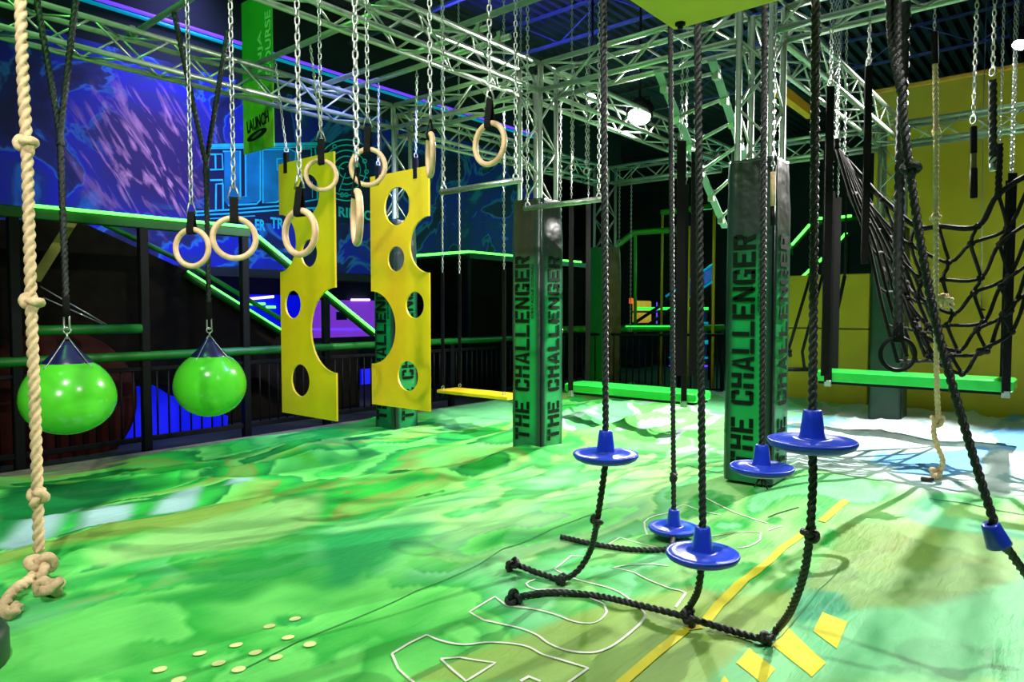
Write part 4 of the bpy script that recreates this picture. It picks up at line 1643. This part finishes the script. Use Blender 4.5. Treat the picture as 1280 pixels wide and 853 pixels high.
# thick black rope with a black ring
d7 = 4.83
t = thing('rope_ring', 'black ring on a thick black rope in front of the cargo net', 'ring', ond(1122, 443, d7))
c = ond(1122, 443, d7)
mesh('hoop', torusvf(c, .112, .015, FWD + Vector((.15, -.1, 0)), 44, 12), blackm, t)
mesh('rope', ropevf([c + Vector((0, 0, .10)), ond(1124, 250, d7), Vector((c.x, c.y, TZ + .1))], .030, .6), blackrope, t)
mesh('wrap', tube([c + Vector((0, 0, .085)), c + Vector((0, 0, .22))], .036, 10), webbing, t)

# ------------------------------------------------------------------ manila rope, right
d8 = 5.75
t = thing('climbing_rope', 'thin knotted manila rope with a frayed end hanging by the cargo net', 'rope', fl(1168, 600))
pts = [ond(1169, 75, d8), ond(1170, 166, d8), ond(1170, 272, d8), ond(1170, 380, d8), ond(1171, 480, d8), ond(1173, 522, d8)]
mesh('rope', ropevf(pts, .019), manila, t)
mesh('tail', ropevf([ond(1173, 520, d8), ond(1167, 537, d8 - .02), ond(1171, 556, d8 - .06), ond(1178, 575, d8 - .08), fl(1175, 590, .06), fl(1168, 596, .04)], .019), manila, t)
for i, (x, y, s) in enumerate(((1171, 166, .034), (1169, 272, .030), (1181, 376, .050), (1172, 526, .046), (1170, 591, .044))):
    mesh('knot', knotvf(ond(x, y, d8) if i < 4 else fl(x, y, .05), .017, s, (0, 0, 1), i + 30), manila, t)
mesh('black_end', cyl(fl(1166, 600, .02), fl(1152, 599, .02), .018, 10), blackrope, t)
for i in range(9):
    p = ond(1172, 372, d8)
    mesh('frayed_strand', tube([p, p + Vector((random.uniform(-.02, .10), random.uniform(-.10, .03), random.uniform(-.02, .03))), p + Vector((random.uniform(0, .08), random.uniform(-.13, -.02), random.uniform(-.12, -.02)))], .006, 5), manila, t)
mesh('sleeve', cyl(ond(1168, 40, d8), ond(1169, 80, d8), .026, 10), webbing, t)
chain_mesh(ond(1168, 40, d8), Vector((ond(1168, 40, d8).x, ond(1168, 40, d8).y, CZ)), t)

# ------------------------------------------------------------------ hanging grips, right
def grip(px, y0, y1, d, label, parts):
    c = ond(px, y1, d)
    t = thing('hanging_grip', label, 'grip', c, 'hanging hand grips')
    for a, b, r, m, nm in parts:
        p, q = ond(px, a, d), ond(px, b, d)
        if nm == 'knot':
            mesh('knot', knotvf(p, .013, .026, (0, 0, 1), int(px)), m, t)
        elif nm == 'rope':
            mesh('rope', ropevf([p, q], r), m, t)
        else:
            mesh(nm, tube([p, p.lerp(q, .03), p.lerp(q, .5), p.lerp(q, .97), q], [r * .8, r, r, r, r * .85], 14), m, t)
    p = ond(px, y0, d)
    mesh('shackle', torusvf(p + Vector((0, 0, .03)), .028, .006, (FWD.y, -FWD.x, 0), 20, 6), steel, t)
    chain_parts(p + Vector((0, 0, .05)), Vector((p.x, p.y, TZ + .1)), t)
    return t


brownm = mat('olive_brown_tape', (0.10, 0.085, 0.02), 0.6)
whitem = mat('white_tape', (0.6, 0.58, 0.5), 0.7)
grip(1217, 155, 248, 4.55, 'black cylindrical hand grip on a chain near the right edge', [(158, 192, .020, webbing, 'sleeve'), (190, 214, .017, brownm, 'tape_band'), (210, 248, .022, blackm, 'grip_bar')])
grip(1241, 95, 213, 4.48, 'short black rope grip with white taped end near the right edge', [(100, 205, .021, blackrope, 'rope'), (197, 203, .022, whitem, 'tape_band'), (203, 214, .020, steel, 'end_cap')])
t = thing('plumb_line', 'thin cord with a small weight in front of the yellow wall', 'cord', ond(1227, 387, 9.1))
p = ond(1228, 178, 9.1)
mesh('cord', tube([ond(1227, 385, 9.1), ond(1228, 200, 9.1), p, Vector((p.x, p.y, CZ))], .007, 6), steel, t)
mesh('weight', lathe([(.001, -.02), (.045, -.012), (.045, .0), (.012, .012), (.001, .02)], ond(1227, 387, 9.1), 16), blackm, t)

# grip handles between the large column and the net
def tgrip(px, ytop, ybot, d, w, label):
    t = thing('hanging_strap', label, 'strap', ond(px, ybot, d), 'wide black straps on chains')
    p, q = ond(px, ytop, d), ond(px, ybot, d)
    q = Vector((p.x, p.y, q.z))
    mesh('strap', strapvf([p, p.lerp(q, .5) + Vector((.01, 0, 0)), q], w, .015, (.643, -.766, 0)), webbing, t, False)
    mesh('shackle', torusvf(p + Vector((0, 0, .03)), .028, .006, (FWD.y, -FWD.x, 0), 20, 6), steel, t)
    chain_mesh(p + Vector((0, 0, .05)), Vector((p.x, p.y, TZ + .05)), t)


tgrip(852, 176, 470, 5.88, .075, 'wide black strap hanging left of the largest padded column')
tgrip(869, 190, 470, 5.80, .06, 'narrower black strap right beside the wide one left of the largest column')
tgrip(1038, 108, 470, 5.116, .055, 'wide black strap hanging just right of the largest blue disc rope')
tgrip(1086, 82, 330, 4.95, .05, 'long black strap hanging at the left side of the cargo net')
t = thing('baton_grip', 'tan and black baton hanging on a chain in front of the largest padded column', 'grip', ond(966, 280, 4.9), 'hanging hand grips')
p = ond(966, 215, 4.9)
mesh('baton', tube([p, ond(966, 258, 4.9)], .017, 12), manila, t)
mesh('baton_end', tube([ond(966, 258, 4.9), ond(966, 282, 4.9)], .017, 12), blackm, t)
chain_mesh(p, Vector((p.x, p.y, TZ + .1)), t)
# small black trapeze by the low yellow panel
d9 = 9.2
t = thing('rope_trapeze', 'small black rope trapeze hanging before the low yellow panel', 'swing', ond(985, 455, d9))
mesh('bar', cyl(ond(962, 462, d9), ond(1010, 462, d9), .028, 10), blackm, t)
mesh('rope', tube([ond(1013, 345, d9), ond(985, 440, d9)], .020, 7), netrope, t)
mesh('rope', tube([ond(1028, 345, d9), ond(1003, 440, d9), ond(1006, 462, d9)], .020, 7), netrope, t)
mesh('rope', tube([ond(1056, 345, d9), ond(1040, 420, d9), ond(1034, 462, d9)], .024, 7), netrope, t)
for x, y in ((1013, 345), (1028, 345), (1056, 345)):
    p = ond(x, y, d9)
    mesh('rope_leg', tube([p, Vector((p.x, p.y, TZ))], .014, 6), netrope, t)
mesh('knot', knotvf(ond(985, 441, d9), .02, .05, (0, 0, 1), 8), netrope, t)

# thin hanging chains and ropes seen in the far bays
FAR = [(700, 175, 410, 7.15, 'thin chain hanging right beside the middle padded column'), (716, 30, 205, 6.59, 'thin chain hanging left of the disc rope, nearer of a pair'),
       (733, 60, 210, 6.49, 'thin chain hanging left of the disc rope, farther of a pair'), (774, 180, 300, 11.5, 'thin chain before the wood-grain post'), (788, 245, 410, 11.37, 'thin chain hanging right of the wood-grain post')]
for x, a, b, d, lb in FAR:
    p = ond(x, b, d)
    t = thing('hanging_chain', lb, 'chain', p, 'thin hanging chains')
    chain_mesh(p, Vector((p.x, p.y, TZ + .1)), t)
    mesh('hook', torusvf(p - Vector((0, 0, .03)), .03, .008, (1, 0, 0), 16, 6), steel, t)

# ------------------------------------------------------------------ inclined ladder behind the columns
lt = thing('inclined_ladder', 'pale green inclined ladder hanging under the trusses left of the largest column', 'ladder', (6.4, 3.0, 2.6))
d0, d1_ = 6.0, 7.6
r1 = (ond(822, 88, 6.05), ond(906, 284, 7.6))
r2 = (ond(890, 75, 5.80), ond(944, 240, 7.1))
for a, b in (r1, r2):
    dv = (b - a).normalized()
    mesh('rail', strapvf([a, a.lerp(b, .5), b], .075, .035, (.643, -.766, 0)), mat('pale_green_steel', (0.22, 0.40, 0.28), .45), lt, False)
for k in range(6):
    s = .08 + k * .17
    a, b = r1[0].lerp(r1[1], s), r2[0].lerp(r2[1], s)
    stick('rung', a, b, .017, alu, lt, 8)
    mesh('bracket', bbox(a + Vector((-.03, -.03, -.06)), a + Vector((.03, .03, .06)), .006), alu, lt, False)
    mesh('bracket', bbox(b + Vector((-.03, -.03, -.06)), b + Vector((.03, .03, .06)), .006), alu, lt, False)

# orange beam by the far truss
o = mesh('orange_beam', strapvf([ond(976, 114, 8.2), ond(1014, 143, 9.4)], .12, .12, (.643, -.766, 0)), otrim, None, False)
tag(o, 'short orange beam beside the truss right of the largest column', 'beam')


# ------------------------------------------------------------------ spotlights
def spotlight(pos, target, power, label, angle=75, size=0.06, color=(1, .97, .90), blend=.5, lens=.072):
    pos, target = Vector(pos), Vector(target)
    t = thing('stage_spotlight', label, 'spotlight', pos, 'stage spotlights')
    d = (target - pos).normalized()
    q = Vector((0, 0, 1)).rotation_difference(-d)
    k_ = lens / .072
    v, f = lathe([(.075 * k_, -.12), (.085 * k_, -.12), (.09 * k_, .02), (.075, .14), (.04, .17), (.001, .17)], (0, 0, 0), 24)
    mesh('housing', ([pos + q @ Vector(p) for p in v], f), blackm, t)
    v, f = lathe([(.001, -.105), (lens, -.105)], (0, 0, 0), 24)
    mesh('lens', ([pos + q @ Vector(p) for p in v], [tuple(reversed(x)) for x in f]), lampm, t)
    s = d.cross(Vector((0, 0, 1))).normalized()
    mesh('yoke', tube([pos + s * .11, pos + s * .11 + Vector((0, 0, .15)), pos - s * .11 + Vector((0, 0, .15)), pos - s * .11], .012, 6), blackm, t)
    mesh('drop_rod', cyl(pos + Vector((0, 0, .15)), Vector((pos.x, pos.y, CZ)), .016, 8), blackm, t)
    L = light('spot_beam', 'SPOT', pos + d * .14, color, power, target, size, angle, blend)
    L.parent = t
    L.location = d * .14
    return t


spotlight(ond(800, 138, 8.4), (4.9, 3.3, 0), 1050, 'blazing white spotlight in the middle of the trusses', 140, 0.04, blend=.2, lens=.13)
spotlight(ond(740, 117, 9.6), (4.5, 4.0, 0), 160, 'small white spotlight left of the blazing one', 80, 0.04)
spotlight(ond(1278, 48, 7.95), (6.4, 1.6, 0), 2900, 'white spotlight at the right edge above the yellow wall', 85, 0.02)
spotlight((-2.2, 0.9, 3.3), (3.6, 4.9, 1.1), 640, 'white spotlight hung behind the viewer on the left', 52, 0.04)
spotlight((2.75, -0.75, 4.6), (3.0, 1.9, 0), 400, 'white spotlight hung above the viewer on the right', 95, 0.04)
spotlight((0.2, 2.4, 5.0), (2.4, 3.3, 0), 560, 'unseen spotlight added high above the manila rope to brighten the near floor', 95, 0.05, color=(.92, 1, .86))  # added lamp, out of view, to lift the foreground floor

# ------------------------------------------------------------------ railing and stair beyond the airbag
FY = 7.20
posts = [-0.3, 0.80, 1.87, 2.94, 4.00, 5.05, 6.10, 7.2, 8.3, 9.4]
rail = thing('railing', 'black baluster railing with a green tube handrail beyond the airbag', 'railing', (4, FY, 0))
for x in posts:
    mesh('post', bbox((x - .04, FY - .04, -.02), (x + .04, FY + .04, 2.28 if x < 4.5 else (1.7 if x < 5.5 else 1.0)), .006), blackm, rail, False)
mesh('handrail', cyl((-0.4, FY - .02, .95), (9.5, FY - .02, .95), .045, 14), greent, rail)
mesh('handrail', cyl((1.95, FY - .02, 1.22), (2.90, FY - .02, 1.22), .045, 14), greent, rail)
mesh('bottom_rail', bbox((-0.4, FY - .02, .10), (9.5, FY + .02, .15), .005), blackm, rail, False)
mesh('middle_rail', bbox((-0.4, FY - .02, .80), (9.5, FY + .02, .84), .005), blackm, rail, False)
x = -0.2
while x < 9.4:
    if min(abs(x - p) for p in posts) > .06:
        stick('baluster', (x, FY, .13), (x, FY, .82), .010, blackm, rail, 6)
    x += .112
# upper beam with led tube
beam = thing('led_beam', 'green beam with a bright green led tube above the railing', 'led beam', (2.7, FY, 2.25))
mesh('beam', bbox((-0.4, FY - .05, 2.20), (4.06, FY + .05, 2.30), .008), paintg, beam, False)
mesh('led_tube', cyl((2.0, FY - .07, 2.31), (4.02, FY - .07, 2.31), .015, 8), ledg, beam)


def slope_led(p0, p1, label, r=.018, m=ledg, beamr=.05):
    t = thing('led_handrail', label, 'led rail', Vector(p0).lerp(Vector(p1), .5), 'green led rails')
    up = Vector((0, 0, 1))
    mesh('tube', cyl(Vector(p0) - up * beamr * 1.1, Vector(p1) - up * beamr * 1.1, beamr, 12), paintg, t)
    fo = Vector((0, -beamr * 1.0, -beamr * .6))
    mesh('led_tube', cyl(Vector(p0) + fo, Vector(p1) + fo, r, 8), m, t)
    return t


slope_led(ony(318, 291, FY), ony(466, 412, FY), 'steep bright green led stair rail behind the yellow panels')
slope_led(ony(232, 336, 7.9), ony(352, 411, 7.9), 'thinner green led stair rail left of the yellow panels', .010)
# stair side panel: dark sloped sheet
sp = [ony(-60, 275, 7.95), ony(96, 275, 7.95), ony(232, 338, 7.95), ony(352, 412, 7.95), ony(352, 470, 7.95), ony(-60, 500, 7.95)]
v = [tuple(p) for p in sp] + [(p.x, p.y + .08, p.z) for p in sp]
n = len(sp)
st = thing('stair_side', 'dark sloping stair side panel behind the railing', 'panel', (2.6, 7.95, 0))
mesh('side_panel', (v, [tuple(range(n - 1, -1, -1)), tuple(range(n, 2 * n))] + [(i, (i + 1) % n, n + (i + 1) % n, n + i) for i in range(n)]), brownw, st, False)
mesh('brace_strap', strapvf([ony(43, 352, 7.5), ony(90, 277, 7.5)], .10, .01, (1, 0, 0)), strapg, st, False)
for a, b in (((50, 358), (140, 410)), ((54, 372), (128, 405))):
    mesh('cable', tube([ony(*a, 7.6), ony(*b, 7.6)], .006, 5), steel, st)
mesh('stringer', tube([ony(130, 280, 7.93), ony(235, 330, 7.93), ony(356, 402, 7.93)], .03, 8), greent, st)

# low dark backing wall with a partition whose blue light is put in as emission
bw = struct(mesh('wall_low', join(box((-1, 8.3, -.02), (2.95, 8.4, 1.25)), box((4.35, 8.3, -.02), (6.4, 8.4, .95))), brownw, smooth=False), 'dark low wall behind the railing')
bl = thing('lit_partition', 'partition with blue light put in as glow, seen through the railing behind the green balls', 'partition', (3.6, 8.32, 0))
pp = [ony(128, 456, 8.2), ony(150, 459, 8.2), ony(176, 472, 8.2), ony(212, 494, 8.2), ony(285, 520, 8.2), ony(284, 556, 8.2), ony(205, 568, 8.2), ony(150, 572, 8.2), ony(150, 500, 8.2)]
v = [tuple(p) for p in pp] + [(p.x, p.y + .05, p.z) for p in pp]
n = len(pp)
mesh('sheet', (v, [tuple(range(n - 1, -1, -1)), tuple(range(n, 2 * n))] + [(i, (i + 1) % n, n + (i + 1) % n, n + i) for i in range(n)]), glowb, bl, False)
mesh('sheet', bbox(ony(452, 462, 8.2), ony(464, 480, 8.2) + Vector((0, .04, 0)), .003), glowb, bl, False)
o = thing('round_cushion', 'large dark maroon round cushion behind the railing at the left', 'cushion', (1.5, 7.75, 0))
c = ony(72, 505, 7.72)
v, f = lathe([(.001, -.16), (.62, -.15), (.70, -.09), (.72, 0), (.70, .09), (.62, .15), (.001, .16)], (0, 0, 0), 40)
mesh('cushion', ([(c.x + p[0], c.y + p[2], c.z + p[1]) for p in v], f), maroon, o)
mesh('stand', bbox((c.x - .5, c.y - .1, -.02), (c.x + .5, c.y + .1, c.z - .5), .01), blackm, o, False)

# hall under the mural: violet lit screens and led strips
HY = 14.44
wl = thing('lit_screen', 'violet lit screen wall seen under the mural', 'screen', ony(430, 410, HY))
mesh('screen', bbox(ony(392, 375, HY), ony(475, 420, HY) + Vector((0, .05, 0)), .003), purp, wl, False)
mesh('screen', bbox(ony(300, 368, HY), ony(385, 420, HY) + Vector((0, .05, 0)), .003), glowb, wl, False)
mesh('dark_screen', bbox(ony(421, 390, HY - .05), ony(434, 400, HY - .05) + Vector((0, .03, 0)), .003), navyink, wl, False)
mesh('frame', bbox(ony(405, 356, HY - .2), ony(407, 425, HY - .2) + Vector((.05, .05, 0)), .003), blackm, wl, False)
for a, b, m, lb in (((309, 374), (342, 371), ledw, 'pale violet led strip under the mural, left one'), ((439, 375), (462, 375), ledw, 'pale violet led strip under the mural, right one'),
                    ((309, 380), (331, 380), ledg, 'short green led strip under the mural, left one'), ((333, 384), (344, 384), ledg, 'short green led strip under the mural, right one'),
                    ((390, 412), (462, 412), ledp, 'low violet led strip under the mural')):
    o = mesh('led_strip', cyl(ony(*a, HY - .02), ony(*b, HY - .02), .028, 8), m)
    tag(o, lb, 'led strip')
light('hall_glow', 'POINT', (8, 12.3, 2.1), (.15, .10, 1), 60, None, .4)

# ------------------------------------------------------------------ hanging banner
bx = 4.0
b0, b1 = onx(303, 100, bx), onx(341, 100, bx)
zt, zb = 4.72, 3.09
ban = thing('banner', 'narrow green banner hanging in front of the mural', 'banner', (bx, 7, zb))
mesh('cloth', bbox((bx, b1.y, zb + .75), (bx + .012, b0.y, zt), .003), bannerg, ban, False)
mesh('cloth', bbox((bx, b1.y, zb), (bx + .012, b0.y, zb + .75), .003), banner_l, ban, False)
mesh('rod', cyl((bx, b1.y - .04, zt), (bx, b0.y + .04, zt), .018, 8), blackm, ban)
for y in (b1.y, b0.y):
    mesh('cord', cyl((bx, y, zt), (bx, y, CZ), .006, 5), blackm, ban)
wb = b0.y - b1.y
text('lettering', 'NINJA', (bx - .004, b1.y + wb * .29, 3.72), (0, 0, 1), (0, 1, 0), .60, wb * .16, bannert, ban, .02, .003)
text('lettering', 'COURSE', (bx - .004, b1.y + wb * .03, 3.82), (0, 0, 1), (0, 1, 0), .66, wb * .18, bannert, ban, .02, .003)
text('logo_lettering', 'LAUNCH', (bx - .004, b0.y - wb * .16, 3.30), (0, -1, .12), (0, .12, 1), wb * .72, .13, blackink, ban, .02, .003)
ev = [(bx - .003, (b0.y + b1.y) / 2 + .02 + .20 * math.cos(a), 3.26 + .045 * math.sin(a) - .10 * (math.cos(a)) * .25) for a in [2 * math.pi * i / 24 for i in range(24)]]
mesh('logo_mark', (ev, [tuple(range(24))]), blackink, ban, False)
ev = [(bx - .005, (b0.y + b1.y) / 2 + .02 + .10 * math.cos(a), 3.26 + .016 * math.sin(a) - .025 * math.cos(a)) for a in [2 * math.pi * i / 20 for i in range(20)]]
mesh('logo_mark', (ev, [tuple(range(20))]), bannerg, ban, False)

# ------------------------------------------------------------------ led-edged block behind the plank swing
kb = ony(585, 316, 8.3)
blk = thing('platform_block', 'dark platform block with green led edges behind the plank swing', 'platform', (9, 9, 0))
mesh('block', bbox((kb.x, 8.3, -.02), (12.2, MY - .02, 2.35), .01), brownw, blk, False)
mesh('led_tube', cyl((kb.x - .02, 8.28, 2.40), (12.1, 8.28, 2.40), .022, 8), ledg, blk)
mesh('led_tube', cyl((kb.x - .02, 8.28, 2.40), (kb.x - .02, 9.6, 2.40), .022, 8), ledg, blk)
mesh('edge_beam', bbox((kb.x - .04, 8.22, 2.28), (12.2, 8.30, 2.38), .006), paintg, blk, False)
mesh('post', bbox((kb.x - .06, 8.24, 0), (kb.x + .02, 8.32, 2.3), .006), blackm, blk, False)

# ------------------------------------------------------------------ far arcade in the middle
def fartube(P, r, m, label, cat='pipe', name='green_pipe_rail', group=None):
    o = mesh(name, tube(P, r, 8), m)
    tag(o, label, cat, group)
    return o


D = 14.5
t = thing('pipe_rail', 'bent green pipe rail climbing behind the wood-grain post', 'rail', ond(790, 290, 13))
mesh('pipe', tube([ond(735, 336, 13), ond(792, 291, 13), ond(850, 287, 13)], .055, 10), railg, t)
mesh('post', cyl(ond(736, 336, 13), ond(736, 420, 13), .03, 8), blackm, t)
mesh('post', cyl(ond(794, 292, 13), ond(794, 420, 13), .03, 8), railg, t)
t = thing('pipe_rail', 'short high green pipe rail left of the largest padded column', 'rail', ond(858, 262, 13.5))
mesh('pipe', cyl(ond(826, 266, 13.5), ond(890, 258, 13.5), .055, 8), railg, t)
p = ond(828, 266, 13.5)
mesh('post', cyl((p.x, p.y, -.02), p, .025, 8), ywall, t)
t = thing('pipe_rail', 'long low green pipe rail across the arcade', 'rail', ond(820, 410, 13))
mesh('pipe', cyl(ond(697, 412, 12.8), ond(905, 410, 12.8), .06, 10), railg, t)
mesh('led_tube', cyl(ond(782, 408, 12.7), ond(850, 408, 12.7), .014, 8), ledgd, t)
o = fartube([ond(797, 386, 16.9), ond(890, 386, 16.9)], .035, ledgd, 'green led strip across the arcade machines', 'led strip', 'led_strip')
o = fartube([ond(838, 404, 17.2), ond(890, 404, 17.2)], .025, ledc, 'cyan led strip right of the arcade machines', 'led strip', 'led_strip')
o = fartube([ond(876, 428, 17.2), ond(892, 428, 17.2)], .05, ledc, 'short low cyan led strip right of the arcade machines', 'led strip', 'led_strip')
ab = thing('arcade_machine', 'yellow lit arcade machine far behind the wood-grain post', 'arcade machine', ond(806, 450, 16.5))
mesh('cabinet', bbox(ond(790, 404, 17), ond(823, 376, 17) + Vector((.4, .4, 0)), .02), scry, ab, False)
mesh('base', bbox(ond(790, 470, 17), ond(823, 404, 17) + Vector((.4, .4, 0)), .02), blackm, ab, False)
mesh('sign', bbox(ond(786, 380, 16.9), ond(792, 373, 16.9), .01), scro, ab, False)
mesh('side_post', bbox(ond(820, 405, 16.7), ond(822, 378, 16.7), .005), ledp, ab, False)
mesh('shelf', bbox(ond(790, 391, 16.6), ond(823, 389, 16.6), .005), navyink, ab, False)
am = thing('arcade_machine', 'dim arcade machine with blue glow left of the largest column', 'arcade machine', ond(865, 470, 17))
mesh('cabinet', bbox(ond(836, 470, 17.5), ond(892, 388, 17.5) + Vector((.3, .3, 0)), .02), mat('dim_blue_cabinet', (.01, .02, .05), .5, emit=(0, .02, .06), estr=.5), am, False)
mesh('lit_edge', bbox(ond(836, 448, 17.3), ond(890, 446.5, 17.3), .004), ledc, am, False)
mesh('lit_edge', bbox(ond(836, 458, 17.3), ond(890, 457, 17.3), .004), ledp, am, False)
gs = thing('arcade_machine', 'tall glowing green screen beside the wood-grain post', 'arcade machine', ond(743, 420, 13.4))
mesh('screen', bbox(ond(738, 418, 13.4), ond(748, 375, 13.4), .01), scrg, gs, False)
mesh('topper', bbox(ond(745, 376, 13.3), ond(748, 371, 13.3), .01), ledp, gs, False)
p, q = ond(738, 470, 13.4), ond(748, 420, 13.4)
mesh('base', bbox((p.x, p.y, -.02), q, .01), blackm, gs, False)
sl = thing('blue_slide', 'blue sloping slide left of the largest padded column', 'slide', ond(850, 350, 14.5))
def slab(q0, q1, hz, m, nm):
    dz = Vector((0, 0, hz))
    nb = Vector((.12, .10, 0))
    v = [q0 - dz, q1 - dz, q1 + dz, q0 + dz]
    v = v + [p + nb for p in v]
    return mesh(nm, (v, [(3, 2, 1, 0), (4, 5, 6, 7), (0, 1, 5, 4), (1, 2, 6, 5), (2, 3, 7, 6), (3, 0, 4, 7)]), m, sl, False)


slab(ond(848, 371, 14.3), ond(892, 341, 14.0), .12, slideb, 'side')
slab(ond(788, 408, 14.7), ond(848, 368, 14.3), .03, navyink, 'lower_rail')
slab(ond(800, 414, 14.7), ond(848, 381, 14.3), .03, navyink, 'lower_rail')
mesh('edge_rail', cyl(ond(832, 371, 14.3), ond(892, 330, 14.0), .022, 8), ledc, sl)
mesh('edge_rail', cyl(ond(848, 381, 14.3), ond(892, 351, 14.0), .022, 8), ledc, sl)
for x, y in ((850, 372), (888, 346)):
    p = ond(x, y, 14.2)
    mesh('post', cyl((p.x, p.y, -.02), p, .03, 6), blackm, sl)
# black railing behind the bench
rl = thing('railing', 'black baluster railing in front of the arcade machines', 'railing', ond(840, 470, 11.5))
ra, rb_ = ond(697, 420, 11.6), ond(905, 419, 11.2)
ra.z = rb_.z = 1.0
mesh('top_rail', cyl(ra, rb_, .022, 8), blackm, rl)
mesh('bottom_rail', cyl(ra - Vector((0, 0, .88)), rb_ - Vector((0, 0, .88)), .018, 8), blackm, rl)
nb_ = 26
for i in range(nb_ + 1):
    p = ra.lerp(rb_, i / nb_)
    stick('baluster', (p.x, p.y, .12), (p.x, p.y, 1.0), .011, blackm, rl, 6)
for x in (697, 760, 850, 903):
    p = ond(x, 420, 11.4)
    stick('post', (p.x, p.y, -.02), (p.x, p.y, 1.04), .03, blackm, rl, 8)
# thin yellow posts
for x, a, lb in ((861, 283, 'thin yellow post left of the largest padded column, nearer one'), (893, 262, 'thin yellow post right beside the largest padded column')):
    p, q = ond(x, a, 12.5), ond(x, 470, 12.5)
    o = mesh('thin_post', cyl((p.x, p.y, -.02), p, .03, 8), ywall)
    tag(o, lb, 'post')
light('arcade_glow', 'POINT', (14.5, 6.0, 3.2), (.10, .60, .34), 240, None, .5)

# green led stair in the dark bay between column and yellow wall
LS = [((990, 306), (1012, 281)), ((1022, 273), (1031, 273)), ((1046, 272), (1064, 270)), ((1046, 304), (1058, 291)), ((1024, 327), (1031, 320)), ((1002, 347), (1013, 337)), ((1078, 269), (1082, 269))]
t = thing('led_stair', 'broken green led lines of a far staircase above the low yellow panel', 'led stair', ond(1030, 345, 15))
for a, b in LS:
    mesh('led_tube', cyl(ond(*a, 15), ond(*b, 15), .028, 8), ledg, t)
mesh('stringer', tube([ond(980, 320, 15.2), ond(1016, 279, 15.2), ond(1085, 272, 15.2)], .05, 8), greent, t)
mesh('stringer', tube([ond(990, 360, 15.2), ond(1060, 292, 15.2)], .05, 8), greent, t)
for x, y in ((1016, 279), (1060, 292), (1000, 350)):
    p = ond(x, y, 15.2)
    mesh('post', cyl((p.x, p.y, -.02), p, .03, 6), blackm, t)
mesh('landing', bbox(ond(982, 318, 15), ond(1000, 312, 15) + Vector((.2, .2, 0)), .01), greent, t, False)

# dark pad corner at the lower left
p = onz(-28, 820, 0.12)
o = thing('floor_pad', 'dark green padded block cut off at the lower left corner', 'pad', (p.x, p.y, 0))
q = onz(-9, 800, .16)
e = Vector((-.643, .766, 0))
v, f = lathe([(.001, 0), (.25, 0), (.27, .03), (.27, .13), (.25, .16), (.001, .16)], (q.x - .27 * .643, q.y + .27 * .766, 0.0), 32)
mesh('pad', (v, f), darkpad, o)

for o in bpy.data.objects:
    if '_wo' in o:
        del o['_wo']
